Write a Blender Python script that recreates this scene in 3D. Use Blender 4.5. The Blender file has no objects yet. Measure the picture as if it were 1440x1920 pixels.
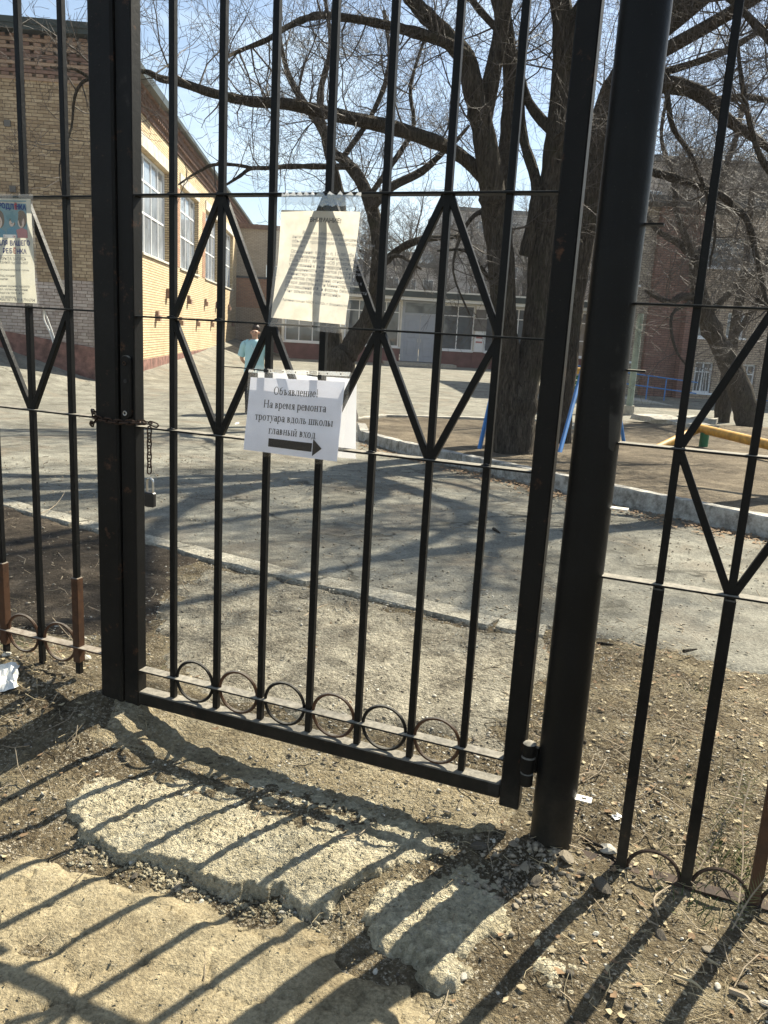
import bpy, math, random
import numpy as np
from mathutils import Matrix, Vector

# ------------------------------------------------------------------ camera, sky, sun, exposure
SC = bpy.context.scene
COL = SC.collection
FPX, CX, CY, HC = 1508.0, 720.0, 960.0, 1.22           # focal length and centre in photo pixels, eye height
_n = np.array([.0578, -1., -338 / FPX]); UPC = _n / np.linalg.norm(_n)
_f = np.array([0, 0, 1.]); FWC = _f - UPC * (_f @ UPC); FWC /= np.linalg.norm(FWC)
RTC = np.cross(FWC, UPC); RTC = RTC if RTC[0] > 0 else -RTC
RW = np.array([RTC, FWC, UPC])                          # camera axes (x right, y down, z forward) -> world
cam = bpy.data.cameras.new('camera'); camo = bpy.data.objects.new('camera', cam); COL.objects.link(camo)
M3 = np.column_stack([RW @ [1, 0, 0], RW @ [0, -1, 0], RW @ [0, 0, -1]])
camo.matrix_world = Matrix.Translation((0, 0, HC)) @ Matrix(M3.tolist()).to_4x4()
cam.sensor_fit = 'VERTICAL'; cam.sensor_height = 24.0; cam.lens = 24.0 * FPX / 1920.0
cam.clip_start = .05; cam.clip_end = 5000
SC.camera = camo

SUN_AZ, SUN_EL = math.radians(40.4), math.radians(44.3)
sd = Vector((math.sin(SUN_AZ) * math.cos(SUN_EL), math.cos(SUN_AZ) * math.cos(SUN_EL), math.sin(SUN_EL)))
sun = bpy.data.lights.new('sun', 'SUN'); sun.energy = 5.0; sun.angle = math.radians(.5); sun.color = (1, .93, .765)
suno = bpy.data.objects.new('sun', sun); COL.objects.link(suno)
suno.rotation_euler = (-sd).to_track_quat('-Z', 'Y').to_euler(); suno.location = (20, 20, 30)
W = bpy.data.worlds.new('World'); SC.world = W; W.use_nodes = True
wt = W.node_tree; wt.nodes.clear()
sky = wt.nodes.new('ShaderNodeTexSky'); sky.sky_type = 'NISHITA'; sky.sun_disc = False
sky.sun_elevation = SUN_EL; sky.sun_rotation = SUN_AZ; sky.air_density = 1.0; sky.dust_density = .5; sky.ozone_density = .9
bg = wt.nodes.new('ShaderNodeBackground'); bg.inputs[1].default_value = .062
ow = wt.nodes.new('ShaderNodeOutputWorld')
tc = wt.nodes.new('ShaderNodeTexCoord'); mp = wt.nodes.new('ShaderNodeMapping'); mp.inputs['Scale'].default_value = (1.5, 1.5, 5)
cn = wt.nodes.new('ShaderNodeTexNoise'); cn.inputs['Scale'].default_value = 2.2; cn.inputs['Detail'].default_value = 7; cn.inputs['Roughness'].default_value = .6
cr = wt.nodes.new('ShaderNodeValToRGB'); cr.color_ramp.elements[0].position = .5; cr.color_ramp.elements[1].position = .8
cr.color_ramp.elements[0].color = (.12, .12, .12, 1); cr.color_ramp.elements[1].color = (.75, .75, .75, 1)
cm = wt.nodes.new('ShaderNodeMixRGB'); cm.inputs[2].default_value = (7.6, 8.9, 9.4, 1)
wt.links.new(tc.outputs['Generated'], mp.inputs[0]); wt.links.new(mp.outputs[0], cn.inputs['Vector']); wt.links.new(cn.outputs['Fac'], cr.inputs[0])
wt.links.new(cr.outputs[0], cm.inputs[0]); wt.links.new(sky.outputs[0], cm.inputs[1]); wt.links.new(cm.outputs[0], bg.inputs[0]); wt.links.new(bg.outputs[0], ow.inputs[0])
SC.view_settings.view_transform = 'Standard'; SC.view_settings.look = 'None'
SC.view_settings.exposure = 1.35; SC.view_settings.gamma = 1; SC.view_settings.use_curve_mapping = False
SC.render.engine = 'CYCLES'
SC.cycles.max_bounces = 6; SC.cycles.transparent_max_bounces = 12

rng = random.Random(7); NR = np.random.RandomState(11)

# ------------------------------------------------------------------ maths helpers
def ray(x, y): return RW @ np.array([x - CX, y - CY, FPX])
def A(x, y, Y):                                          # the point seen at photo pixel (x, y), Y metres ahead
    d = ray(x, y); k = Y / d[1]; return np.array([d[0] * k, Y, HC + d[2] * k])
def sst(a, b, x):
    t = np.clip((x - a) / (b - a), 0, 1); return t * t * (3 - 2 * t)
def T(x, y):                                             # lie of the land: falls gently past the gate, rises by the gym's end wall
    x = np.asarray(x, float); y = np.asarray(y, float)
    s = np.clip(y - 2.4, 0, 12.)
    z = -.041 * s
    return z + 1.05 * sst(-6.6, -11.2, x) * sst(13, 20.5, y)
def P(x, y, dz=0.):
    d = ray(x, y); k = HC / max(-d[2], 1e-6)
    for _ in range(60):
        z = float(T(d[0] * k, d[1] * k)) + dz; k = .5 * k + .5 * (HC - z) / -d[2]
    return np.array([d[0] * k, d[1] * k, HC + d[2] * k])
TAB = NR.rand(256, 256)
def vnoise(x, y):
    xi = np.floor(x).astype(int); yi = np.floor(y).astype(int); fx = x - xi; fy = y - yi
    fx = fx * fx * (3 - 2 * fx); fy = fy * fy * (3 - 2 * fy)
    a = TAB[xi & 255, yi & 255]; b = TAB[(xi + 1) & 255, yi & 255]; c = TAB[xi & 255, (yi + 1) & 255]; d = TAB[(xi + 1) & 255, (yi + 1) & 255]
    return (a + (b - a) * fx) * (1 - fy) + (c + (d - c) * fx) * fy - .5
def fbm(x, y, s, o=4):
    r = 0; a = 1.
    for i in range(o):
        r = r + a * vnoise(x * s + 17.3 * i, y * s + 9.1 * i); s *= 2.03; a *= .5
    return r
# gate plane: u runs along it, z up, w away from the camera
GT = np.array([.93358043, -.35836795, 0]); GN = np.array([.35836795, .93358043, 0])
def G(u, z, w=0.): return GT * u + GN * (1.850 + w) + np.array([0, 0, z])
GM = Matrix(((GT[0], GN[0], 0, 0), (GT[1], GN[1], 0, 0), (0, 0, 1, 0), (0, 0, 0, 1)))
def Hn(x, y):                                            # soil height with its small relief
    x = np.asarray(x, float); y = np.asarray(y, float)
    near = sst(9, 4, np.hypot(x, y))
    u = x * GT[0] + y * GT[1]; w = x * GN[0] + y * GN[1] - 1.85
    heap = .13 * np.exp(-((u + 1.95) / .42) ** 2 - ((w + .02) / .3) ** 2) + .03 * np.exp(-((u + 1.5) / .2) ** 2 - (w / .2) ** 2) \
        - .03 * np.exp(-((u - .25) / .5) ** 2 - ((w - .0) / .35) ** 2) + .025 * np.exp(-((u + .27) / .14) ** 2 - ((w + .06) / .1) ** 2)
    fore = -.016 * sst(-.40, -.50, w) * sst(.75, .35, u)
    return T(x, y) + heap + fore + .02 * fbm(x, y, .7, 3) + near * (.012 * fbm(x, y, 7, 3) + .007 * fbm(x + 3, y, 38, 2))

# ------------------------------------------------------------------ object helpers
ABS = {}
def tag(o, label=None, cat=None, group=None, kind=None):
    if label: o['label'] = label
    if cat: o['category'] = cat
    if group: o['group'] = group
    if kind: o['kind'] = kind
    return o
def thing(name, label, cat, loc=(0, 0, 0), group=None):
    o = bpy.data.objects.new(name, None); COL.objects.link(o); o.location = Vector(loc); o.empty_display_size = .1
    ABS[o.name] = Matrix.Translation(Vector(loc)); return tag(o, label, cat, group)
def link(name, me, parent=None, M=None):
    o = bpy.data.objects.new(name, me); COL.objects.link(o)
    M = M if M is not None else (ABS[parent.name].copy() if parent else Matrix.Identity(4))
    ABS[o.name] = M
    if parent: o.parent = parent; o.matrix_basis = ABS[parent.name].inverted() @ M
    else: o.matrix_basis = M
    return o
def mesh_np(name, V, F, mat, smooth=False):              # V (n,3), F (m,k) arrays
    me = bpy.data.meshes.new(name); V = np.ascontiguousarray(V, np.float32); F = np.ascontiguousarray(F, np.int32)
    me.vertices.add(len(V)); me.vertices.foreach_set('co', V.ravel())
    k = F.shape[1]; me.loops.add(F.size); me.loops.foreach_set('vertex_index', F.ravel())
    me.polygons.add(len(F)); me.polygons.foreach_set('loop_start', np.arange(0, F.size, k, dtype=np.int32))
    me.polygons.foreach_set('loop_total', np.full(len(F), k, np.int32))
    if smooth: me.polygons.foreach_set('use_smooth', np.ones(len(F), bool))
    me.update(calc_edges=True); me.materials.append(mat); return me
class MB:
    def __init__(s): s.v = []; s.f = []
    def add(s, V, F):
        b = len(s.v); s.v += [tuple(map(float, p)) for p in V]; s.f += [tuple(i + b for i in q) for q in F]; return s
    def box(s, x0, x1, y0, y1, z0, z1, fn=None):
        V = [(x, y, z) for z in (z0, z1) for y in (y0, y1) for x in (x0, x1)]
        if fn: V = [fn(*p) for p in V]
        return s.add(V, [(0, 2, 3, 1), (4, 5, 7, 6), (0, 1, 5, 4), (2, 6, 7, 3), (0, 4, 6, 2), (1, 3, 7, 5)])
    def tube(s, pts, r, n=8, caps=True):
        pts = [np.asarray(p, float) for p in pts]; m = len(pts)
        r = [r] * m if np.isscalar(r) else r; V = []; ref = None
        for i in range(m):
            tn = pts[min(i + 1, m - 1)] - pts[max(i - 1, 0)]; tn = tn / (np.linalg.norm(tn) + 1e-9)
            if ref is None: ref = np.array([0, 0, 1.]) if abs(tn[2]) < .9 else np.array([1., 0, 0])
            a = np.cross(tn, ref); a /= np.linalg.norm(a) + 1e-9; b = np.cross(tn, a); ref = -b if False else ref
            for k in range(n):
                t = 2 * math.pi * k / n; V.append(pts[i] + r[i] * (a * math.cos(t) + b * math.sin(t)))
        F = [(i * n + k, i * n + (k + 1) % n, (i + 1) * n + (k + 1) % n, (i + 1) * n + k) for i in range(m - 1) for k in range(n)]
        if caps: F += [tuple(range(n - 1, -1, -1)), tuple((m - 1) * n + k for k in range(n))]
        return s.add(V, F)
    def bar(s, a, b, wx, wy, up=None):                    # square bar from a to b
        a = np.asarray(a, float); b = np.asarray(b, float); d = b - a; d /= np.linalg.norm(d)
        ref = GN if up is None else np.asarray(up, float); x = np.cross(d, ref); x /= np.linalg.norm(x); y = np.cross(x, d)
        V = [p + x * i * wx / 2 + y * j * wy / 2 for p in (a, b) for i, j in ((-1, -1), (1, -1), (1, 1), (-1, 1))]
        return s.add(V, [(0, 1, 2, 3), (7, 6, 5, 4), (0, 4, 5, 1), (1, 5, 6, 2), (2, 6, 7, 3), (3, 7, 4, 0)])
    def ring(s, c, e1, e2, R, r, n=28, k=6, flat=1.):
        V = []; F = []; c = np.asarray(c, float); e1 = np.asarray(e1); e2 = np.asarray(e2); nn = np.cross(e1, e2)
        for i in range(n):
            t = 2 * math.pi * i / n; d = e1 * math.cos(t) + e2 * math.sin(t)
            for j in range(k):
                q = 2 * math.pi * j / k; V.append(c + d * (R + r * math.cos(q)) + nn * r * flat * math.sin(q))
        for i in range(n):
            for j in range(k): F.append((i * k + j, ((i + 1) % n) * k + j, ((i + 1) % n) * k + (j + 1) % k, i * k + (j + 1) % k))
        return s.add(V, F)
    def mesh(s, name, mat, off=(0, 0, 0), smooth=False, bevel=0):
        me = bpy.data.meshes.new(name); off = np.asarray(off, float)
        me.from_pydata([(p[0] - off[0], p[1] - off[1], p[2] - off[2]) for p in s.v], [], s.f)
        import bmesh
        bm = bmesh.new(); bm.from_mesh(me); bmesh.ops.recalc_face_normals(bm, faces=bm.faces)
        if bevel: bmesh.ops.bevel(bm, geom=bm.edges[:], offset=bevel, segments=1, affect='EDGES', clamp_overlap=True)
        bm.to_mesh(me); bm.free()
        if smooth:
            for p in me.polygons: p.use_smooth = True
            try: me.set_sharp_from_angle(angle=math.radians(38))
            except Exception: pass
        me.materials.append(mat); return me
    def obj(s, name, mat, parent=None, smooth=False, bevel=0, M=None):   # vertices in world space (or in M's space)
        if M is not None: return link(name, s.mesh(name, mat, smooth=smooth, bevel=bevel), parent, M)
        off = np.array(ABS[parent.name].translation) if parent else np.array(s.v).mean(0) * [1, 1, 0]
        return link(name, s.mesh(name, mat, off, smooth, bevel), parent, Matrix.Translation(Vector(off)))

# ------------------------------------------------------------------ materials
def L_(t, a, b): t.links.new(a, b)
def newmat(name):
    m = bpy.data.materials.new(name); m.use_nodes = True; t = m.node_tree
    return m, t, t.nodes['Principled BSDF']
def coord(t, kind='obj', scale=(1, 1, 1)):
    if kind == 'world': g = t.nodes.new('ShaderNodeNewGeometry'); o = g.outputs['Position']
    else: g = t.nodes.new('ShaderNodeTexCoord'); o = g.outputs['Object']
    mp = t.nodes.new('ShaderNodeMapping'); mp.inputs['Scale'].default_value = scale; L_(t, o, mp.inputs[0]); return mp.outputs[0]
def noise(t, co, sc, det=6, ro=.6, dist=0):
    n = t.nodes.new('ShaderNodeTexNoise'); n.inputs['Scale'].default_value = sc; n.inputs['Detail'].default_value = det
    n.inputs['Roughness'].default_value = ro; n.inputs['Distortion'].default_value = dist; L_(t, co, n.inputs['Vector']); return n.outputs['Fac']
def ramp(t, fac, stops):
    r = t.nodes.new('ShaderNodeValToRGB'); e = r.color_ramp.elements
    while len(e) < len(stops): e.new(.5)
    for q, (p, c) in zip(e, stops): q.position = p; q.color = (*c, 1) if not np.isscalar(c) else (c, c, c, 1)
    L_(t, fac, r.inputs[0]); return r.outputs[0]
def mix(t, fac, a, b, mode='MIX'):
    m = t.nodes.new('ShaderNodeMixRGB'); m.blend_type = mode
    for i, v in ((0, fac), (1, a), (2, b)):
        if hasattr(v, 'is_output'): L_(t, v, m.inputs[i])
        elif i == 0: m.inputs[0].default_value = v
        else: m.inputs[i].default_value = (*v, 1)
    return m.outputs[0]
def math_(t, op, a, b=None):
    m = t.nodes.new('ShaderNodeMath'); m.operation = op
    for i, v in ((0, a), (1, b)):
        if v is None: continue
        if hasattr(v, 'is_output'): L_(t, v, m.inputs[i])
        else: m.inputs[i].default_value = v
    return m.outputs[0]
def bump(t, p, h, st=.5, dist=.01):
    b = t.nodes.new('ShaderNodeBump'); b.inputs['Strength'].default_value = st; b.inputs['Distance'].default_value = dist
    L_(t, h, b.inputs['Height']); L_(t, b.outputs[0], p.inputs['Normal'])
def vor(t, co, sc, feat='F1'):
    v = t.nodes.new('ShaderNodeTexVoronoi'); v.inputs['Scale'].default_value = sc; v.feature = feat; L_(t, co, v.inputs['Vector']); return v
def simple(name, c, rough=.7, var=.25, sc=8, bmp=.2, bd=.004, metal=0, kind='obj', spec=.4):
    m, t, p = newmat(name); co = coord(t, kind); n = noise(t, co, sc)
    lo = tuple(x * (1 - var) for x in c); hi = tuple(min(x * (1 + var), 1) for x in c)
    L_(t, ramp(t, n, [(.3, lo), (.7, hi)]), p.inputs['Base Color']); p.inputs['Roughness'].default_value = rough
    p.inputs['Metallic'].default_value = metal; p.inputs['Specular IOR Level'].default_value = spec
    if bmp: bump(t, p, noise(t, co, sc * 6), bmp, bd)
    return m
def ground_mat(name, stops, big, fine, speck, bst=.8, bd=.012, rust=None, fsc=1., specthr=.72, dk=.6, spk=.85, crack=0.):
    m, t, p = newmat(name); co = coord(t, 'world')
    nb = noise(t, co, big, 6, .66, .5); nf = noise(t, co, fine, 6, .72); nm_ = noise(t, co, big * 5, 5, .65)
    c = ramp(t, nb, stops)
    c = mix(t, .8, c, ramp(t, nf, [(.27, .35), (.5, 1.0), (.72, 1.6)]), 'MULTIPLY')
    c = mix(t, .7, c, ramp(t, nm_, [(.3, .62), (.7, 1.3)]), 'MULTIPLY')
    wv = t.nodes.new('ShaderNodeVectorMath'); wv.operation = 'ADD'; wn = t.nodes.new('ShaderNodeTexNoise'); wn.inputs['Scale'].default_value = 220 * fsc; wn.inputs['Detail'].default_value = 2
    sc_ = t.nodes.new('ShaderNodeVectorMath'); sc_.operation = 'SCALE'; sc_.inputs['Scale'].default_value = .012 / fsc; L_(t, co, wn.inputs['Vector']); L_(t, wn.outputs['Color'], sc_.inputs[0]); L_(t, co, wv.inputs[0]); L_(t, sc_.outputs[0], wv.inputs[1])
    v = vor(t, wv.outputs[0], 190 * fsc); clump = ramp(t, noise(t, co, big * 2.3, 4), [(.36, .12), (.62, 1.)])
    sp = math_(t, 'MULTIPLY', math_(t, 'MULTIPLY', ramp(t, v.outputs['Color'], [(specthr, 0.), (specthr + .2, spk)]), ramp(t, v.outputs['Distance'], [(.25, 1.), (.6, .1)])), clump)
    c = mix(t, sp, c, speck)
    v2 = vor(t, wv.outputs[0], 105 * fsc); dkf = math_(t, 'MULTIPLY', ramp(t, v2.outputs['Color'], [(.70, 0.), (.9, dk)]), ramp(t, v2.outputs['Distance'], [(.2, 1.), (.6, 0.)])); c = mix(t, dkf, c, tuple(x * .3 for x in stops[0][1]))
    if rust: c = mix(t, ramp(t, noise(t, coord(t, 'world', (1, 1, 1)), 1.3, 4, .6, .6), [(.52, 0.), (.7, .4)]), c, rust)
    L_(t, c, p.inputs['Base Color']); p.inputs['Roughness'].default_value = .95; p.inputs['Specular IOR Level'].default_value = .12
    h = math_(t, 'ADD', math_(t, 'MULTIPLY', nf, 1.3), math_(t, 'MULTIPLY', v.outputs['Distance'], -.45))
    h = math_(t, 'ADD', h, math_(t, 'MULTIPLY', v2.outputs['Distance'], -.8))
    if crack:
        ve = vor(t, wv2(t, co), crack, 'DISTANCE_TO_EDGE'); ck = math_(t, 'MULTIPLY', ramp(t, ve.outputs['Distance'], [(.004, 1.), (.016, 0.)]), ramp(t, noise(t, co, .9, 3), [(.45, 0.), (.6, .8)]))
        c2 = mix(t, ck, c, tuple(x * .35 for x in stops[0][1])); L_(t, c2, p.inputs['Base Color'])
    bump(t, p, h, bst, bd); return m
def wv2(t, co):
    n = t.nodes.new('ShaderNodeTexNoise'); n.inputs['Scale'].default_value = 2.5; n.inputs['Detail'].default_value = 5; L_(t, co, n.inputs['Vector'])
    a = t.nodes.new('ShaderNodeVectorMath'); a.operation = 'SCALE'; a.inputs['Scale'].default_value = .8; L_(t, n.outputs['Color'], a.inputs[0])
    b = t.nodes.new('ShaderNodeVectorMath'); b.operation = 'ADD'; L_(t, co, b.inputs[0]); L_(t, a.outputs[0], b.inputs[1]); return b.outputs[0]
M_soil = ground_mat('soil', [(.3, (.088, .066, .040)), (.5, (.190, .150, .092)), (.7, (.35, .295, .19))], 4.5, 75, (.62, .55, .42), 1., .018, specthr=.45, spk=1., fsc=.8, dk=.8)
M_soilp = ground_mat('pale_gravelly_dirt', [(.3, (.23, .18, .108)), (.5, (.40, .33, .21)), (.7, (.56, .48, .325))], 5, 75, (.64, .575, .44), 1., .02, specthr=.45, spk=.95, fsc=.8, dk=.9)
M_soild = ground_mat('dark_brown_soil', [(.3, (.036, .029, .021)), (.5, (.068, .054, .040)), (.7, (.13, .105, .078))], 4.5, 60, (.36, .31, .24), specthr=.78)
M_slab = ground_mat('broken_concrete', [(.3, (.47, .405, .265)), (.5, (.64, .565, .395)), (.7, (.72, .65, .475))], 9, 70, (.76, .70, .55), 1.0, .022, fsc=.7, dk=.6, specthr=.6)
M_path = ground_mat('worn_concrete', [(.3, (.14, .122, .092)), (.46, (.33, .295, .225)), (.66, (.54, .49, .38))], 5.5, 48, (.64, .58, .45), 1., .022, fsc=.75, specthr=.5, dk=.9, spk=.95)
M_oldasph = ground_mat('old_asphalt', [(.3, (.20, .158, .095)), (.5, (.285, .235, .148)), (.7, (.36, .305, .198))], 4, 120, (.50, .44, .33), .6, .008, fsc=1.2, specthr=.66, dk=.5, spk=.6, crack=7.)
M_asph = ground_mat('yard_asphalt', [(.32, (.125, .117, .094)), (.5, (.203, .193, .160)), (.68, (.28, .268, .222))], 1.6, 60, (.44, .41, .33), .7, .008, rust=(.22, .165, .115), fsc=.8, specthr=.66, spk=.7, crack=.55)
M_island = ground_mat('island_soil', [(.3, (.085, .067, .048)), (.5, (.155, .125, .088)), (.7, (.25, .205, .145))], 1.6, 40, (.38, .33, .24), .9, .014, fsc=.5, specthr=.66)
def paint_mat(name, c, rough=.38, dust=.25, rust=0.):
    m, t, p = newmat(name); co = coord(t, 'world')
    g = t.nodes.new('ShaderNodeNewGeometry'); sx = t.nodes.new('ShaderNodeSeparateXYZ'); L_(t, g.outputs['Normal'], sx.inputs[0])
    n = noise(t, co, 60, 5, .7); n2 = noise(t, co, 9, 4)
    up = ramp(t, sx.outputs['Z'], [(.5, 0.), (.9, 1.)])
    dm = math_(t, 'MULTIPLY', up, ramp(t, n, [(.3, .35), (.65, 1.)]))
    sp = ramp(t, noise(t, co, 240, 2), [(.70, 0.), (.76, dust * .6)])
    col = mix(t, ramp(t, n2, [(.35, 0.), (.7, 1.)]), c, tuple(x * 1.7 for x in c))
    if rust: col = mix(t, ramp(t, noise(t, co, 22, 5, .7), [(.62 - rust * .3, 0.), (.75 - rust * .3, 1.)]), col, (.085, .042, .022))
    col = mix(t, sp, col, (.28, .26, .22)); col = mix(t, math_(t, 'MULTIPLY', dm, .8), col, (.42, .385, .32))
    gz = t.nodes.new('ShaderNodeSeparateXYZ'); L_(t, g.outputs['Position'], gz.inputs[0]); spl = math_(t, 'MULTIPLY', ramp(t, math_(t, 'ADD', gz.outputs['Z'], math_(t, 'MULTIPLY', noise(t, co, 14, 5, .7), .3)), [(.10, .26), (.36, 0.)]), ramp(t, n, [(.3, .5), (.7, 1.)]))
    col = mix(t, spl, col, (.17, .14, .10)); scr = vor(t, coord(t, 'world', (30, 30, 5)), 1.); col = mix(t, math_(t, 'MULTIPLY', ramp(t, scr.outputs['Color'], [(.90, 0.), (.94, .35)]), ramp(t, n2, [(.5, 0.), (.62, 1.)])), col, (.10, .095, .085))
    p.inputs['Specular IOR Level'].default_value = .16
    L_(t, col, p.inputs['Base Color']); L_(t, ramp(t, math_(t, 'ADD', dm, math_(t, 'MULTIPLY', n, .3)), [(0, rough), (1, .9)]), p.inputs['Roughness'])
    bump(t, p, math_(t, 'ADD', n, math_(t, 'MULTIPLY', n2, 2.)), .5, .002); return m
M_black = paint_mat('black_gloss_paint', (.0035, .0036, .0036))
M_blackr = paint_mat('worn_black_paint', (.004, .0038, .0035), .45, .25, .02)
M_rusty = paint_mat('rusted_steel', (.05, .026, .015), .75, .2, .7)
M_rustd = simple('dull_dark_rust', (.045, .028, .018), .85, .5, 40, .4, .001)
M_chain = simple('rusty_chain_steel', (.055, .035, .025), .55, .5, 60, .3, .001, .6)
M_steel = simple('bright_steel', (.55, .55, .54), .3, .1, 40, .05, .0005, 1)
M_zinc = simple('zinc_plate', (.5, .49, .46), .45, .2, 50, .1, .0005, .7)
M_lockb = simple('black_lock_body', (.012, .012, .013), .4, .2, 60, .1, .0005)
M_wood = simple('dry_twig', (.30, .24, .165), .85, .35, 30, .4, .002)
M_straw = simple('dry_straw', (.38, .31, .19), .85, .35, 20, 0)
M_stone = simple('grey_stone', (.29, .245, .18), .9, .4, 25, .7, .004, kind='obj')
M_stoned = simple('dark_stone', (.125, .105, .08), .9, .4, 25, .7, .004)
M_stonew = simple('pale_stone', (.50, .465, .39), .9, .25, 25, .5, .003)
M_kerb = simple('old_kerb_concrete', (.36, .335, .28), .9, .3, 14, .6, .006, kind='world')
M_kerbf = ground_mat('dusty_kerb', [(.3, (.30, .27, .21)), (.5, (.43, .395, .315)), (.7, (.52, .485, .40))], 6, 60, (.55, .5, .4), specthr=.7)
M_leaf = simple('dead_leaf', (.21, .135, .075), .9, .4, 20, 0)
M_green = simple('green_grass', (.075, .12, .03), .8, .3, 20, 0)
M_fir = simple('yellowing_fir_needles', (.13, .125, .045), .8, .4, 12, 0)
M_plastic = simple('white_plastic_film', (.75, .74, .70), .35, .08, 10, 0)
def kerbpaint():
    m, t, p = newmat('whitewashed_kerb'); co = coord(t, 'world'); n = noise(t, co, 9, 7, .72); n2 = noise(t, co, 60, 4)
    c = ramp(t, n, [(.38, (.17, .155, .13)), (.52, (.36, .34, .30)), (.70, (.56, .54, .49))]); c = mix(t, .5, c, ramp(t, n2, [(.3, .6), (.7, 1.2)]), 'MULTIPLY')
    L_(t, c, p.inputs['Base Color']); p.inputs['Roughness'].default_value = .9; bump(t, p, n2, .6, .006); return m
M_kerbw = kerbpaint()
def bark():
    m, t, p = newmat('bark'); co = coord(t, 'world', (1, 1, .16)); n = noise(t, co, 34, 6, .65, 1.2); v = vor(t, co, 42, 'DISTANCE_TO_EDGE')
    n2 = noise(t, coord(t, 'world'), 2.5, 4)
    c = ramp(t, n, [(.3, (.016, .013, .010)), (.55, (.075, .062, .048)), (.75, (.155, .132, .105))])
    c = mix(t, ramp(t, n2, [(.55, 0.), (.75, .45)]), c, (.06, .062, .03))
    L_(t, c, p.inputs['Base Color']); p.inputs['Roughness'].default_value = .95; p.inputs['Specular IOR Level'].default_value = .15
    bump(t, p, math_(t, 'ADD', n, math_(t, 'MULTIPLY', v.outputs['Distance'], 1.6)), 1., .035); return m
M_bark = bark()
M_twig = simple('twig_bark', (.072, .058, .048), .6, .45, 5, 0, kind='world', spec=.35)
def rnd(t):
    o = t.nodes.new('ShaderNodeObjectInfo'); g = t.nodes.new('ShaderNodeNewGeometry')
    return math_(t, 'FRACT', math_(t, 'ADD', o.outputs['Random'], g.outputs['Random Per Island']))
def single_brick(name, stops):
    m, t, p = newmat(name); co = coord(t, 'world'); r = rnd(t); n = noise(t, co, 16, 6, .7); nb = noise(t, co, .9, 3)
    c = ramp(t, r, stops); c = mix(t, .8, c, ramp(t, n, [(.25, .6), (.7, 1.25)]), 'MULTIPLY'); c = mix(t, .6, c, ramp(t, nb, [(.3, .75), (.7, 1.15)]), 'MULTIPLY')
    L_(t, c, p.inputs['Base Color']); p.inputs['Roughness'].default_value = .9; bump(t, p, n, .5, .006); return m
M_brickt = single_brick('tan_brick', [(0, (.28, .195, .115)), (.5, (.37, .27, .165)), (1, (.47, .355, .225))])
M_brickd = single_brick('brown_brick', [(0, (.16, .09, .068)), (.5, (.24, .145, .105)), (1, (.37, .255, .175))])
M_brickp = single_brick('painted_brick', [(0, (.36, .285, .24)), (.6, (.46, .375, .32)), (1, (.53, .45, .39))])
M_brickr = single_brick('red_brick', [(0, (.26, .105, .06)), (.5, (.34, .15, .085)), (1, (.40, .20, .12))])
M_mortar = simple('brick_mortar', (.17, .125, .088), .95, .3, 6, .5, .01, kind='world')
M_redplinth = simple('dark_red_plinth_paint', (.195, .10, .078), .9, .6, 5, .9, .03, kind='world')
M_plinth = simple('brown_red_plinth', (.13, .055, .05), .85, .3, 2, .4, .02)
def brickwall(name, c1, c2, mort, s=1., dirt=.42):
    m, t, p = newmat(name); o = t.nodes.new('ShaderNodeTexCoord'); sx = t.nodes.new('ShaderNodeSeparateXYZ'); cx = t.nodes.new('ShaderNodeCombineXYZ')
    L_(t, o.outputs['Object'], sx.inputs[0]); L_(t, math_(t, 'ADD', sx.outputs['X'], sx.outputs['Y']), cx.inputs[0]); L_(t, sx.outputs['Z'], cx.inputs[1])
    b = t.nodes.new('ShaderNodeTexBrick'); b.inputs['Scale'].default_value = 1; b.inputs['Brick Width'].default_value = .26 * s; b.inputs['Row Height'].default_value = .078 * s
    b.inputs['Mortar Size'].default_value = .015 * s; b.inputs['Mortar Smooth'].default_value = .2; b.inputs['Bias'].default_value = 0
    b.inputs['Color1'].default_value = (*c1, 1); b.inputs['Color2'].default_value = (*c2, 1); b.inputs['Mortar'].default_value = (*mort, 1); L_(t, cx.outputs[0], b.inputs['Vector'])
    n = noise(t, o.outputs['Object'], .7, 5, .65); c = mix(t, dirt, b.outputs['Color'], ramp(t, n, [(.3, .55), (.68, 1.25)]), 'MULTIPLY')
    n3 = noise(t, o.outputs['Object'], 12, 4); c = mix(t, .4, c, ramp(t, n3, [(.3, .7), (.7, 1.2)]), 'MULTIPLY')
    L_(t, c, p.inputs['Base Color']); p.inputs['Roughness'].default_value = .9
    bump(t, p, math_(t, 'SUBTRACT', 1., b.outputs['Fac']), .6, .012); return m
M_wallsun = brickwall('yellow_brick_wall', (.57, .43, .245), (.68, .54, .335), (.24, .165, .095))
M_wallred = brickwall('orange_brick_wall', (.36, .17, .09), (.44, .23, .13), (.24, .16, .11))
M_wallmaroon = brickwall('maroon_brick_wall', (.20, .105, .08), (.255, .14, .105), (.13, .08, .065))  # maroon paled and less red, haze put into the base colour
M_wallgrey = brickwall('greyed_brick_wall', (.34, .29, .225), (.42, .36, .28), (.24, .2, .16))
M_walltan = brickwall('hazed_tan_brick_wall', (.41, .32, .23), (.49, .39, .29), (.24, .185, .14))  # tan lightened to imitate haze in front of the school wing
M_trim = simple('white_window_frame', (.72, .73, .74), .45, .06, 5, 0)
M_lintel = simple('pale_lintel_concrete', (.50, .47, .40), .9, .3, 4, .3, .01, kind='world')
M_cornice = simple('brown_cornice_brick', (.15, .085, .06), .9, .4, 6, .5, .02, kind='world')
M_roofg = simple('dark_green_roof_metal', (.022, .032, .028), .5, .3, 2, 0)
M_roof = simple('grey_roofing_felt', (.07, .07, .07), .9, .3, 2, .2)
M_cream = simple('cream_fascia', (.60, .58, .52), .7, .12, 2, .1)
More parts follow.
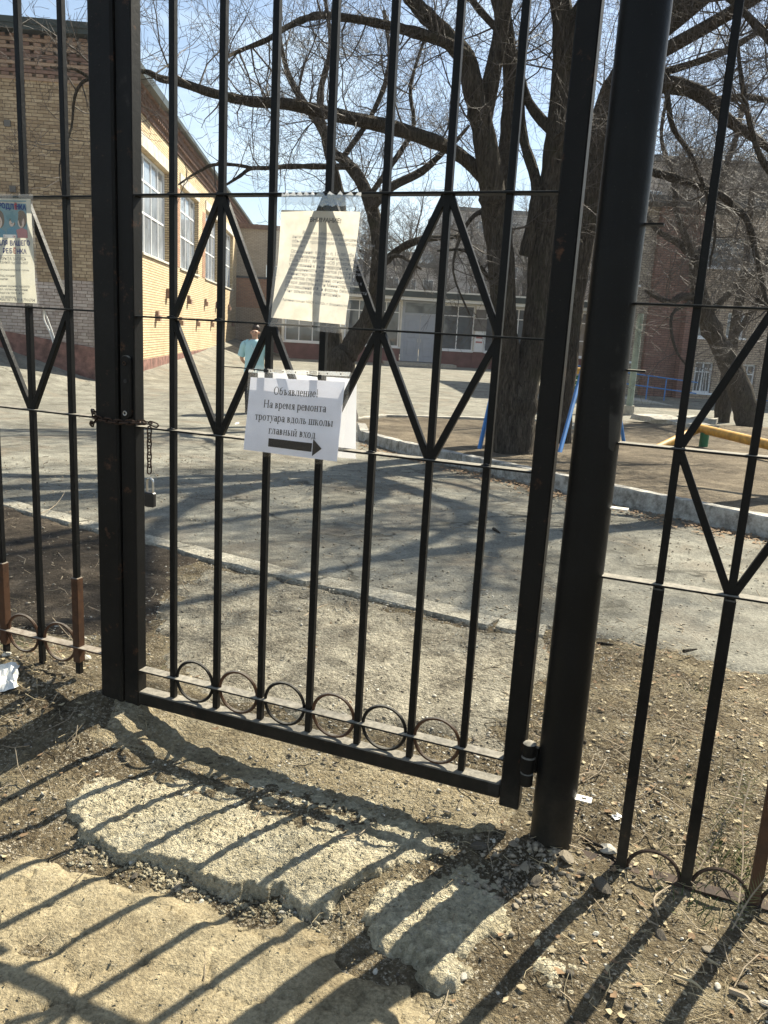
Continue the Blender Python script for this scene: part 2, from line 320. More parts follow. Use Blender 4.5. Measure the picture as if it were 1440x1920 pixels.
M_greyp = simple('grey_painted_metal', (.33, .36, .41), .5, .08, 2, 0)
M_doorg = simple('grey_door_paint', (.30, .33, .385), .5, .06, 3, .05)
M_panel = simple('grey_concrete_panel', (.36, .335, .31), .9, .16, .4, .2, .02)
M_panelb = simple('brown_concrete_panel', (.34, .285, .245), .9, .16, .4, .2, .02)  # brown brightened in the colour itself to suggest distance haze
M_joint = simple('dark_panel_joint', (.13, .12, .11), .9, .2, 2, 0)
def glassmat(name, c, rough=.04):
    m, t, p = newmat(name); n = noise(t, coord(t, 'world'), .8, 3)
    L_(t, ramp(t, n, [(.35, tuple(x * .4 for x in c)), (.65, c)]), p.inputs['Base Color']); p.inputs['Roughness'].default_value = rough; p.inputs['Specular IOR Level'].default_value = .9
    bump(t, p, noise(t, coord(t, 'world'), 1.4, 2), .05, .05); return m
M_glass = glassmat('window_glass', (.10, .12, .14)); M_glassb = glassmat('sky_window_glass', (.36, .40, .45), .08)
M_blue = simple('blue_paint', (.05, .19, .47), .45, .15, 6, .05)
M_yel = simple('yellow_paint', (.50, .27, .045), .6, .35, 9, .2)
M_grn = simple('green_paint', (.02, .14, .055), .5, .2, 6, .1)
M_polegreen = simple('pale_green_post_paint', (.24, .29, .24), .7, .2, 5, .1)
M_cloth_c = simple('pale_cyan_cloth', (.42, .64, .66), .9, .07, 9, .3, .006)
M_cloth_k = simple('black_cloth', (.012, .012, .016), .9, .2, 9, .2)
M_skin = simple('skin', (.50, .29, .20), .55, .06, 9, 0)
M_hair = simple('dark_brown_hair', (.035, .02, .013), .5, .3, 40, .3)
M_eye = simple('dark_eye', (.02, .015, .012), .3, 0, 5, 0)
M_lip = simple('lip', (.40, .14, .12), .5, 0, 5, 0)
M_ink = simple('black_ink', (.012, .012, .014), .6, 0, 5, 0)
def papermat(name, c, tr, blot=0., sc=30):
    m, t, p = newmat(name); co = coord(t, 'world'); n = noise(t, co, sc, 5, .65)
    col = ramp(t, n, [(.35, tuple(x * (1 - blot) for x in c)), (.6, c)])
    d = t.nodes.new('ShaderNodeBsdfDiffuse'); q = t.nodes.new('ShaderNodeBsdfTranslucent'); L_(t, col, d.inputs[0]); L_(t, col, q.inputs[0])
    mx = t.nodes.new('ShaderNodeMixShader'); mx.inputs[0].default_value = tr; L_(t, d.outputs[0], mx.inputs[1]); L_(t, q.outputs[0], mx.inputs[2])
    L_(t, mx.outputs[0], t.nodes['Material Output'].inputs[0]); return m
M_paperA = papermat('yellowed_paper', (.76, .71, .60), .5, .22, 22); M_paperB = papermat('white_paper', (.82, .82, .89), .17, .04); M_paperB2 = papermat('white_paper_back', (.86, .86, .88), .3, .02)
M_paperC = papermat('cream_poster_paper', (.70, .67, .55), .36, .10)
def filmmat(name, op=.12, wr=60):
    m, t, p = newmat(name); tr = t.nodes.new('ShaderNodeBsdfTransparent'); gl = t.nodes.new('ShaderNodeBsdfGlossy'); gl.inputs['Roughness'].default_value = .12
    df = t.nodes.new('ShaderNodeBsdfTranslucent'); df.inputs[0].default_value = (.8, .8, .8, 1)
    b = t.nodes.new('ShaderNodeBump'); b.inputs['Strength'].default_value = .35; b.inputs['Distance'].default_value = .003; L_(t, noise(t, coord(t, 'world'), wr, 3), b.inputs['Height']); L_(t, b.outputs[0], gl.inputs['Normal'])
    m1 = t.nodes.new('ShaderNodeMixShader'); m1.inputs[0].default_value = .5; L_(t, gl.outputs[0], m1.inputs[1]); L_(t, df.outputs[0], m1.inputs[2])
    m2 = t.nodes.new('ShaderNodeMixShader'); m2.inputs[0].default_value = op; L_(t, tr.outputs[0], m2.inputs[1]); L_(t, m1.outputs[0], m2.inputs[2])
    L_(t, m2.outputs[0], t.nodes['Material Output'].inputs[0]); return m
M_film = filmmat('clear_sleeve_film', .08); M_tape = filmmat('sticky_tape', .45, 90)
def ink(name, c): return simple(name, c, .7, .05, 5, 0)
I_blue = ink('navy_print', (.03, .045, .19)); I_red = ink('red_print', (.42, .06, .05)); I_teal = ink('teal_print', (.16, .27, .29)); I_tealb = ink('blue_print', (.11, .25, .32))
I_hair = ink('brown_print', (.16, .11, .065)); I_face = ink('peach_print', (.60, .46, .36)); I_grey = ink('grey_print', (.19, .19, .2)); I_white = ink('white_print', (.8, .78, .72)); I_pink = ink('rose_print', (.42, .17, .16))

# ------------------------------------------------------------------ ground sheets
def sdpoly(x, y, poly):                                  # signed distance, positive inside
    poly = np.asarray(poly)[:, :2]; d = np.full(x.shape, 1e9); ins = np.zeros(x.shape, bool)
    for i in range(len(poly)):
        a = poly[i]; b = poly[(i + 1) % len(poly)]; e = b - a; L2 = e @ e
        k = np.clip(((x - a[0]) * e[0] + (y - a[1]) * e[1]) / L2, 0, 1); d = np.minimum(d, np.hypot(x - a[0] - k * e[0], y - a[1] - k * e[1]))
        c = ((a[1] > y) != (b[1] > y))
        with np.errstate(divide='ignore', invalid='ignore'): ins ^= c & (x < (b[0] - a[0]) * (y - a[1]) / (b[1] - a[1] + 1e-12) + a[0])
    return np.where(ins, d, -d)
def grid_faces(nx, ny, keep=None):
    i, j = np.meshgrid(np.arange(nx - 1), np.arange(ny - 1), indexing='ij'); a = (i * ny + j)
    F = np.stack([a, a + ny, a + ny + 1, a + 1], -1).reshape(-1, 4); return F if keep is None else F[keep.ravel()]
def grow(a, b, s, r, e):
    o = list(np.arange(a, b, s)); x, st = o[-1], s
    while x < e: st *= r; x += st; o.append(x)
    return o
xp = grow(2.2, 2.4, .013, 1.13, 900); xs = np.array(sorted(set(np.round(list(np.arange(-3., 2.2, .013)) + xp + [-.8 - v for v in xp if v > 2.25], 4))))
yp = grow(.5, 4.2, .013, 1.11, 1500); yn = grow(.0, .1, .03, 1.35, 60); ys = np.array(sorted(set(np.round(yp + [.48 - v for v in yn], 4))))
X, Y = np.meshgrid(xs, ys, indexing='ij'); Z = Hn(X, Y)
Z -= .02 * sst(3.2, 5.5, Y)                               # lies below the yard sheet
V = np.stack([X, Y, Z], -1).reshape(-1, 3)
tag(link('ground', mesh_np('ground', V, grid_faces(len(xs), len(ys)), M_soil, True)), 'bare brown soil strewn with pale gravel around the gate', kind='structure')
def subgrid(V, F):
    u, inv = np.unique(F, return_inverse=True); return V[u], inv.reshape(F.shape)
def sheet(name, poly, step, top, edge, mat, label, wob=.04, wsc=6, relief=(.004, 30), base=T, kind='structure', drop=.03, pit=0.):
    poly = np.asarray(poly)[:, :2]; lo = poly.min(0) - edge - wob; hi = poly.max(0) + edge + wob
    gx = np.arange(lo[0], hi[0], step); gy = np.arange(lo[1], hi[1], step); X, Y = np.meshgrid(gx, gy, indexing='ij')
    s = sdpoly(X, Y, poly) + wob * fbm(X, Y, wsc, 4)
    if pit: s = s + .012 * fbm(X, Y, 55, 2) + .02 * np.round(2.5 * fbm(X, Y, 16, 2)) / 2.5
    Z = base(X, Y) + (top + drop) * sst(-edge, edge, s) - drop + relief[0] * fbm(X, Y, relief[1], 3)
    if pit: Z = Z - pit * np.clip(np.abs(fbm(X + 2, Y, 30, 3)) * 2.2, 0, 1) - pit * .8 * sst(.06, .0, s) + .6 * pit * fbm(X, Y, 95, 2)
    c = (s[:-1, :-1] > -edge) | (s[1:, 1:] > -edge) | (s[1:, :-1] > -edge) | (s[:-1, 1:] > -edge)
    V, F = subgrid(np.stack([X, Y, Z], -1).reshape(-1, 3), grid_faces(len(gx), len(gy), c))
    return tag(link(name, mesh_np(name, V, F, mat, True)), label, kind=kind)
PP = lambda *a: [P(x, y) for x, y in a]
# yard asphalt up to the flush kerb line
kl = [(-60, 800), (0, 938), (190, 985), (270, 1007), (390, 1036), (500, 1066), (700, 1111), (900, 1160), (1020, 1177), (1200, 1212), (1440, 1272), (1700, 1330)]
KL = np.array([P(x, y)[:2] for x, y in kl]); KL[0] = (-9., 9.9)
yard = list(map(tuple, KL)) + [(6, 1.9), (60, 2), (60, 70), (-60, 70), (-60, 30)]
gx = np.array(sorted(set(np.round(list(np.arange(-6, 5, .05)) + grow(5, 5.1, .05, 1.12, 60) + [-1 - v for v in grow(5, 5.1, .05, 1.12, 60)], 3))))
gy = np.array(grow(1.8, 12, .05, 1.08, 70))
X, Y = np.meshgrid(gx, gy, indexing='ij'); s = sdpoly(X, Y, yard) + .05 * fbm(X, Y, 3, 3) * sst(30, 8, Y)
Z = T(X, Y) + .012 + .022 * fbm(X, Y, .7, 3) + .004 * fbm(X, Y, 6, 2) - .045 * sst(.04, -.04, s)
Z += .010 * sst(.15, .0, s) * 0
cc = (s[:-1, :-1] > -.04) | (s[1:, 1:] > -.04)
V, F = subgrid(np.stack([X, Y, Z], -1).reshape(-1, 3), grid_faces(len(gx), len(gy), cc))
tag(link('yard', mesh_np('yard', V, F, M_asph, True)), 'dusty grey asphalt school yard crossed by branch shadows', kind='structure')
# flush kerb stones along the edge of the yard
def kerb_row(name, pts, length, wdt, hgt, sink, mat, label, gap=.012, jit=.006, base=T, stop=None):
    pts = np.asarray(pts, float); seg = np.r_[0, np.cumsum(np.hypot(*np.diff(pts[:, :2], axis=0).T))]
    par = tag(thing(name, label, None, (pts[0, 0], pts[0, 1], 0)), kind='structure'); s = 0
    at = lambda q: np.array([np.interp(q, seg, pts[:, 0]), np.interp(q, seg, pts[:, 1])])
    while s < seg[-1] - .1:
        e = min(s + length, seg[-1]); a, b = at(s + gap), at(e - gap); d = (b - a) / np.hypot(*(b - a)); nrm = np.array([-d[1], d[0]])
        a = a + nrm * rng.uniform(-jit, jit); b = b + nrm * rng.uniform(-jit, jit); m = MB(); K = max(2, int((e - s) / .12)); Vv = []
        dz = rng.uniform(-jit, jit)
        for k in range(K + 1):
            c = a + (b - a) * k / K
            for o, zt in ((-.5, 0), (-.46, 1), (.46, 1), (.5, 0)):
                p = c + nrm * wdt * (o + rng.uniform(-.02, .02)); g = float(base(*p)); Vv.append((p[0], p[1], g + (hgt + dz + rng.uniform(-.004, .004) if zt else hgt - .012 + dz)))
            for o in (.5, -.5):
                p = c + nrm * wdt * o; Vv.append((p[0], p[1], float(base(*p)) - sink))
        Fv = [(k * 6 + i, k * 6 + (i + 1) % 6, k * 6 + 6 + (i + 1) % 6, k * 6 + 6 + i) for k in range(K) for i in range(6)] + [tuple(range(5, -1, -1)), tuple(K * 6 + i for i in range(6))]
        m.add(Vv, Fv); m.obj('kerb_stone', mat, par); s = e
    return par
nk = np.array([P(x, y) for x, y in kl[1:-3]]); nk[:, 1] -= .07
KB = lambda x, y: T(x, y) + .012 + .022 * fbm(np.asarray(x, float), np.asarray(y, float), .7, 3)
kerb_row('flush_kerb', nk, 1.0, .16, .004, .1, M_kerbf, 'low grey kerb stones sunk flush along the yard edge', .010, .006, KB)
# concrete path just inside the gate, slab in front, old cracked asphalt
sheet('path', PP((275, 1330), (290, 1150), (388, 1054), (500, 1086), (700, 1131), (900, 1180), (1015, 1198), (1010, 1300), (930, 1400), (760, 1360), (600, 1330), (450, 1330)), .016, .012, .06, M_path, 'worn speckled concrete path just inside the gate', .16, 5, (.012, 20), base=lambda x, y: T(x, y) + .02 * fbm(x, y, .7, 3))
fz = lambda x, y: Hn(x, y) * .25 + .75 * T(x, y)
def sb(x, y):                                            # slab level: proud at its broken front edge, sinking into the dirt towards the gate
    w = x * GN[0] + y * GN[1] - 1.85
    return T(x, y) - .006 + .014 * sst(-.16, -.36, w)
sheet('threshold', PP((230, 1345), (420, 1345), (620, 1400), (800, 1450), (960, 1500), (930, 1570), (800, 1560), (640, 1510), (470, 1470), (300, 1430), (160, 1420)), .009, .010, .03, M_soilp, 'pale gravelly dirt lying over old concrete under the gate', .06, 8, (.006, 30), base=lambda x, y: Hn(x, y) - .004)
sheet('slab', PP((122, 1512), (165, 1560), (215, 1592), (330, 1628), (440, 1667), (520, 1668), (565, 1694), (622, 1702), (640, 1672), (700, 1640), (800, 1600), (850, 1580), (800, 1540), (640, 1480), (480, 1425), (330, 1400), (200, 1415)), .0045, .006, .009, M_slab, 'worn broken concrete slab with crumbling front edge before the gate', .03, 11, (.0035, 80), pit=.0055, base=sb)
sheet('slab', PP((640, 1745), (700, 1772), (760, 1790), (850, 1828), (880, 1812), (895, 1775), (950, 1730), (980, 1670), (930, 1600), (870, 1580), (800, 1610), (700, 1660)), .005, .010, .022, M_slab, 'lower broken concrete slab lying in the wide post shadow', .06, 12, (.004, 80), pit=.008, base=lambda x, y: sb(x, y) - .016)
sheet('slab', PP((1000, 1740), (1090, 1790), (1150, 1850), (1130, 1900), (1010, 1860), (960, 1800)), .0065, .005, .02, M_slab, 'low worn patch of concrete at the bottom right', .08, 10, (.004, 45), pit=.010, base=lambda x, y: Hn(x, y))
sheet('soil_bed', PP((-120, 955), (0, 950), (190, 998), (275, 1020), (395, 1048), (330, 1075), (300, 1130), (285, 1200), (150, 1190), (-120, 1175)), .02, .014, .06, M_soild, 'dark brown bare soil between the left fence and the yard kerb', .10, 5, (.012, 20), base=lambda x, y: T(x, y) + .02 * fbm(x, y, .7, 3))
# cracked old asphalt as separate plates
NRC = np.random.RandomState(5)
op = np.array(PP((-60, 1620), (90, 1600), (220, 1640), (420, 1700), (600, 1750), (760, 1850), (860, 1960), (700, 2100), (-100, 2100)))[:, :2]
lo = op.min(0); hi = op.max(0); cells = []
while len(cells) < 26:
    c = NRC.uniform(lo, hi)
    if sdpoly(np.array([c[0]]), np.array([c[1]]), op)[0] > -.05 and all(np.hypot(*(c - q)) > .125 for q in cells) or len(cells) == 0: cells.append(c)
cells = np.array(cells); gx = np.arange(lo[0] - .05, hi[0] + .05, .009); gy = np.arange(lo[1] - .05, hi[1] + .05, .009); X, Y = np.meshgrid(gx, gy, indexing='ij')
wx = X + .05 * fbm(X, Y, 9, 3); wy = Y + .05 * fbm(X + 5, Y + 7, 9, 3); D = np.hypot(wx[..., None] - cells[:, 0], wy[..., None] - cells[:, 1])
srt = np.sort(D, -1); idx = D.argmin(-1); gapd = srt[..., 1] - srt[..., 0]; tl = NRC.uniform(-1, 1, (len(cells), 3))
so = sdpoly(X, Y, op) + .05 * fbm(X, Y, 8, 3); edge = np.minimum(gapd * .5, so)
cx_ = cells[idx]; ti = tl[idx]
Z = T(X, Y) - .004 + .002 * ti[..., 2] + .007 * (ti[..., 0] * (X - cx_[..., 0]) + ti[..., 1] * (Y - cx_[..., 1])) + .002 * fbm(X, Y, 25, 3) + .006 * fbm(X, Y, 3, 2) - .022 * sst(.05, -.03, so + .05 * fbm(X, Y, 14, 3)) - .009 * sst(.0028, .0, gapd * .5 + .003 * fbm(X, Y, 20, 2)) - .004 * np.clip(fbm(X, Y, 6, 2) * 3 - .5, 0, 1) - .018 * sst(.05, .0, np.hypot((X + .63) / 1.4, Y - 1.36)) - .0015 * sst(.02, 0, gapd * .5)
par = tag(thing('old_asphalt', 'patch of old cracked asphalt plates in the near left', None, (float(op[:, 0].mean()), float(op[:, 1].mean()), 0)), kind='structure')
Vall = np.stack([X, Y, Z], -1).reshape(-1, 3) - [op[:, 0].mean(), op[:, 1].mean(), 0]
for k in range(len(cells)):
    c = (idx[:-1, :-1] == k) & (so[:-1, :-1] > -.01)
    if c.sum() < 60: continue
    V, F = subgrid(Vall, grid_faces(len(gx), len(gy), c)); link('asphalt_plate', mesh_np('asphalt_plate', V, F, M_oldasph, True), par)

# island with raised soil and white kerb
KF = np.array([P(x, y) for x, y in ((676, 812), (684, 832), (760, 852), (880, 882), (960, 900), (1050, 922), (1147, 945), (1300, 979), (1440, 1008), (1640, 1055))])
KR = np.array([P(x, y) for x, y in ((655, 800), (672, 790), (800, 793), (930, 798), (1060, 800))])
isl = list(map(tuple, KF[:, :2])) + [(9, 4.5), (16, 12), (12, 19), (5.2, 17.4)] + list(map(tuple, KR[::-1, :2]))
sheet('island', isl, .06, .11, .05, M_island, 'raised bare soil island where the trees and playground stand', .03, 3, (.03, 1.5))
kerb_row('white_kerb', KF[:, :2], 1.5, .14, .17, .1, M_kerbw, 'whitewashed kerb around the tree island', .006, .008)
kerb_row('rear_kerb', KR[:, :2], 1.5, .14, .15, .1, M_kerb, 'grey kerb at the back of the tree island', .006, .01)

# ------------------------------------------------------------------ bare trees
class Wood:
    def __init__(s): s.b = {}
    def add(s, pts, rad, sides):
        s.b.setdefault((len(pts), sides), []).append((pts, rad))
    def arrays(s):
        VV = []; FF = []; base = 0
        for (n, k), L in s.b.items():
            Pn = np.array([q[0] for q in L]); R = np.array([q[1] for q in L]); B = len(L)
            tn = np.empty_like(Pn); tn[:, 1:-1] = Pn[:, 2:] - Pn[:, :-2]; tn[:, 0] = Pn[:, 1] - Pn[:, 0]; tn[:, -1] = Pn[:, -1] - Pn[:, -2]
            tn /= np.linalg.norm(tn, axis=2, keepdims=True) + 1e-9
            m = tn.mean(1, keepdims=True); ref = np.where(np.abs(m[..., 2:3]) < .8, np.array([0, 0, 1.]), np.array([1., 0, 0])) * np.ones_like(tn)
            a = np.cross(tn, ref); a /= np.linalg.norm(a, axis=2, keepdims=True) + 1e-9; b = np.cross(tn, a)
            th = 2 * np.pi * np.arange(k) / k
            ringv = Pn[:, :, None] + R[:, :, None, None] * (a[:, :, None] * np.cos(th)[:, None] + b[:, :, None] * np.sin(th)[:, None])
            VV.append(ringv.reshape(-1, 3))
            i, j, q = np.meshgrid(np.arange(B), np.arange(n - 1), np.arange(k), indexing='ij'); o = base + (i * n + j) * k
            FF.append(np.stack([o + q, o + (q + 1) % k, o + k + (q + 1) % k, o + k + q], -1).reshape(-1, 4)); base += B * n * k
        return np.concatenate(VV), np.concatenate(FF)
    def obj(s, name, mat, parent):
        V, F = s.arrays(); off = np.array(ABS[parent.name].translation); return link(name, mesh_np(name, V - off, F, mat, True), parent)
def catmull(pts, per=4):
    pts = np.asarray(pts, float); out = []
    q = np.vstack([2 * pts[0] - pts[1], pts, 2 * pts[-1] - pts[-2]])
    for i in range(1, len(q) - 2):
        for t in np.arange(per) / per:
            out.append(.5 * (2 * q[i] + (q[i + 1] - q[i - 1]) * t + (2 * q[i - 1] - 5 * q[i] + 4 * q[i + 1] - q[i + 2]) * t * t + (3 * q[i] - q[i - 1] - 3 * q[i + 1] + q[i + 2]) * t ** 3))
    return np.array(out + [pts[-1]])
def unit(v): return v / (np.linalg.norm(v) + 1e-9)
def rvec(r): 
    v = np.array([r.gauss(0, 1), r.gauss(0, 1), r.gauss(0, 1)]); return unit(v)
def branch(wd, r, p, d, L, rad, lev, up=.12, kids=(6, 5), minr=.0016, last=3):
    n = 6 if lev == 1 else 4 if lev == 2 else 3
    pts = [p]; dirs = []; st = L / (n - 1); wig = .34
    for i in range(n - 1):
        d = unit(d + rvec(r) * wig + np.array([0, 0, up])); pts.append(pts[-1] + d * st); dirs.append(d)
    rads = [max(rad * (1 - .75 * i / (n - 1)), minr) for i in range(n)]
    wd.add(np.array(pts), np.array(rads), 5 if lev == 1 else 3)
    if lev >= last: return
    k = kids[lev - 1]; k = max(2, int(k * L / (1.2 if lev == 1 else .5) * r.uniform(.7, 1.3)))
    for i in range(min(k, 18)):
        f = r.uniform(.15, 1.) * (n - 1.001); j = int(f); q = pts[j] + (pts[j + 1] - pts[j]) * (f - j)
        dd = unit(dirs[j] * r.uniform(.2, .9) + rvec(r) * .9)
        branch(wd, r, q, dd, (L * r.uniform(.28, .55)) if lev == 1 else L * r.uniform(.3, .6), max(rads[j] * .5, minr), lev + 1, up, kids, minr, last)
def limb_pts(spec, Y0, Y1, wob=.15, seed=0):
    r = random.Random(seed); n = len(spec); out = []; rad = []
    for i, (x, y, w) in enumerate(spec):
        Yd = Y0 + (Y1 - Y0) * i / max(n - 1, 1) + (r.uniform(-wob, wob) if i else 0); out.append(A(x, y, Yd)); rad.append(w / 2 * Yd / FPX)
    return catmull(out), np.interp(np.linspace(0, 1, (n - 1) * 4 + 1), np.linspace(0, 1, n), rad)
def grow_twigs(wd, r, pts, rad, per_m, L=(.6, 1.8), up=.1, start=0., kids=(6, 5), bias=None, minr=.0016, last=3):
    seg = np.r_[0, np.cumsum(np.linalg.norm(np.diff(pts, axis=0), axis=1))]; N = int(per_m * seg[-1] * (1 - start))
    for _ in range(N):
        s = seg[-1] * (start + (1 - start) * r.random()); j = min(int(np.searchsorted(seg, s)), len(pts) - 1); j = max(j, 1)
        f = (s - seg[j - 1]) / (seg[j] - seg[j - 1] + 1e-9); p = pts[j - 1] + (pts[j] - pts[j - 1]) * f; tn = unit(pts[j] - pts[j - 1])
        d = rvec(r); d = unit(d - tn * (d @ tn) * .6 + tn * r.uniform(0, .7) + (np.array(bias) if bias is not None else 0))
        branch(wd, r, p, d, r.uniform(*L), min(rad[j] * .5, r.uniform(.006, .014)), 1, up, kids, minr, last)
def wl(pts, w0, w1):
    return catmull(pts), np.linspace(w0, w1, (len(pts) - 1) * 4 + 1)
def tree(name, label, base, limbs, seed, group=None, trunkbark=M_bark, twig=None, kids=(8, 7), minr=.0019):
    t = thing(name, label, 'tree', base, group); wd = Wood(); r = random.Random(seed)
    for i, lb in enumerate(limbs):
        pts, rad = wl(lb['w'], *lb['r']) if 'w' in lb else limb_pts(lb['p'], lb['Y'][0], lb['Y'][1], lb.get('wob', .15), seed + i)
        sides = 14 if rad.max() > .1 else 9; m = MB()
        jr = np.random.RandomState(seed + i); rr = rad * (1 + .05 * jr.randn(len(rad)))
        m.tube(pts, list(rr), sides); m.obj('trunk' if i == 0 else 'limb', trunkbark, t, True)
        grow_twigs(wd, r, pts, rad, lb.get('tw', 3) * 1.2, lb.get('L', (.6, 1.8)), lb.get('up', .1), lb.get('st', .3), kids, lb.get('bias'), minr)
    o = wd.obj('twigs', M_twig, t); tag(o, kind='stuff'); return t
bA = P(962, 868, .1); bM = P(640, 806); bR = P(1402, 805); bL = P(1045, 815, .1)
tree('twin_stemmed_tree', 'twin-stemmed bare tree with a forked trunk beside the white kerb', bA, [
    dict(p=[(962, 885, 100), (962, 858, 84), (964, 800, 76), (972, 750, 72), (985, 700, 58), (1003, 640, 54), (1013, 540, 52), (1022, 440, 50), (1035, 340, 46), (1047, 250, 42), (1056, 150, 40), (1058, 60, 38), (1048, -20, 36), (1040, -140, 30), (1020, -300, 20)], Y=(10.36, 10.6), wob=.03, tw=2.2, L=(.8, 2.4), st=.4),
    dict(p=[(958, 800, 56), (951, 700, 52), (945, 600, 46), (940, 500, 47), (932, 420, 50), (925, 370, 50), (918, 320, 42), (905, 240, 40), (890, 180, 38), (872, 110, 36), (830, 60, 30), (790, 20, 26), (760, -15, 24), (690, -90, 16)], Y=(10.36, 9.8), wob=.04, tw=2., L=(.7, 2.), st=.35),
    dict(p=[(930, 385, 34), (940, 330, 28), (951, 250, 26), (958, 150, 26), (948, 60, 28), (930, -20, 26), (910, -120, 18)], Y=(10.3, 10.8), wob=.05, tw=2.5, L=(.7, 2.2)),
    dict(p=[(925, 350, 28), (880, 305, 25), (840, 277, 23), (800, 260, 24), (740, 240, 24), (660, 222, 23), (600, 208, 21), (540, 195, 19), (470, 190, 17), (400, 175, 16), (340, 155, 14), (300, 147, 12), (272, 134, 9), (222, 138, 8), (180, 150, 7), (140, 130, 5), (95, 126, 4)], Y=(10.2, 8.6), tw=5.5, L=(.4, 1.5), st=.12),
    dict(p=[(872, 105, 22), (830, 77, 20), (760, 56, 18), (700, 42, 14), (640, 32, 13), (590, 30, 12), (540, 50, 10), (500, 75, 9), (450, 95, 7), (415, 112, 5)], Y=(9.9, 9.0), tw=5.5, L=(.5, 1.5), st=.1),
    dict(p=[(1047, 260, 22), (990, 190, 16), (960, 90, 14), (900, 20, 12), (840, -60, 8)], Y=(10.4, 11.4), tw=4.5),
    dict(p=[(190, 148, 6), (158, 152, 6), (140, 182, 5), (134, 240, 4), (112, 310, 3), (118, 372, 2)], Y=(8.7, 8.5), tw=7, L=(.2, .7), st=.1),
    dict(p=[(985, 480, 24), (1002, 400, 22), (1005, 340, 20), (980, 250, 18), (975, 120, 14), (990, -20, 10)], Y=(10.4, 10.9), tw=3, L=(.5, 1.6)),
    dict(p=[(945, 560, 9), (900, 500, 8), (872, 470, 6), (820, 470, 4)], Y=(10.3, 9.9), tw=6, L=(.3, .9), up=-.05),
    dict(w=[A(905, 240, 10.1), (1.0, 10.1, 5.3), (.2, 9.4, 5.9), (-.8, 8.6, 6.3), (-1.9, 8.0, 6.5)], r=(.10, .03), tw=7),  # from here, limbs reaching above the view, added to cast shadows on the yard
    dict(w=[A(1056, 150, 10.5), (2.1, 9.7, 5.7), (1.8, 8.6, 6.4), (1.5, 7.4, 6.6), (1.1, 6.3, 6.6)], r=(.10, .03), tw=7),
    dict(w=[A(1058, 60, 10.5), (3.0, 10.0, 6.6), (3.7, 9.2, 7.2), (4.2, 8.2, 7.6)], r=(.085, .025), tw=7),
    dict(w=[A(948, 60, 10.7), (.8, 11.0, 7.2), (.0, 11.6, 7.8), (-1.0, 12.0, 8.2)], r=(.085, .025), tw=7),
    dict(p=[(930, 400, 13), (895, 400, 9), (865, 440, 6), (850, 510, 4), (880, 590, 3)], Y=(10.3, 9.8), tw=7, L=(.3, .9), up=-.08),
], 21)
tree('leaning_tree', 'bare tree with sharply forked dark trunk behind the white arrow notice', bM, [
    dict(p=[(640, 830, 66), (640, 800, 60), (638, 720, 56), (641, 675, 54), (652, 662, 40), (672, 630, 36), (692, 598, 34), (702, 545, 26), (710, 470, 25), (702, 410, 25), (690, 370, 24), (672, 332, 22), (645, 300, 18), (625, 285, 16), (600, 235, 16), (575, 200, 13), (545, 150, 10), (530, 100, 7), (522, 40, 5)], Y=(14.5, 14.3), wob=.06, tw=4.5, L=(.6, 1.8), st=.4),
    dict(p=[(634, 690, 40), (626, 640, 32), (622, 580, 28), (628, 500, 22), (640, 420, 20), (634, 350, 18), (612, 270, 15), (600, 180, 12), (620, 90, 9), (610, 0, 6)], Y=(14.5, 14.9), wob=.06, tw=5, L=(.7, 2.), st=.3),
    dict(p=[(700, 385, 17), (735, 350, 16), (790, 322, 14), (826, 290, 10), (850, 270, 7), (880, 235, 5)], Y=(14.3, 13.8), tw=6),
    dict(p=[(718, 495, 15), (745, 470, 14), (770, 456, 14), (800, 448, 12), (830, 446, 9), (880, 440, 6)], Y=(14.3, 13.6), tw=5, L=(.5, 1.3)),
    dict(p=[(652, 312, 12), (600, 312, 10), (540, 312, 9), (500, 315, 8), (470, 316, 7), (450, 330, 6), (425, 346, 4)], Y=(14.3, 13.3), tw=3.5, L=(.3, 1.1)),
    dict(p=[(478, 316, 7), (440, 309, 6), (400, 309, 6), (380, 318, 5), (358, 330, 4), (335, 346, 3)], Y=(13.5, 13.), tw=7, L=(.3, 1.), up=-.04),
    dict(p=[(690, 560, 10), (720, 495, 9), (748, 480, 7), (790, 505, 4)], Y=(14.2, 13.6), tw=6, L=(.3, .9)),
    dict(p=[(640, 300, 10), (700, 210, 9), (730, 120, 8), (720, 20, 6)], Y=(14.3, 15.), tw=6),
    dict(p=[(690, 372, 10), (760, 270, 9), (776, 230, 8), (770, 160, 6), (800, 60, 5)], Y=(14.3, 14.8), tw=6),
], 53)
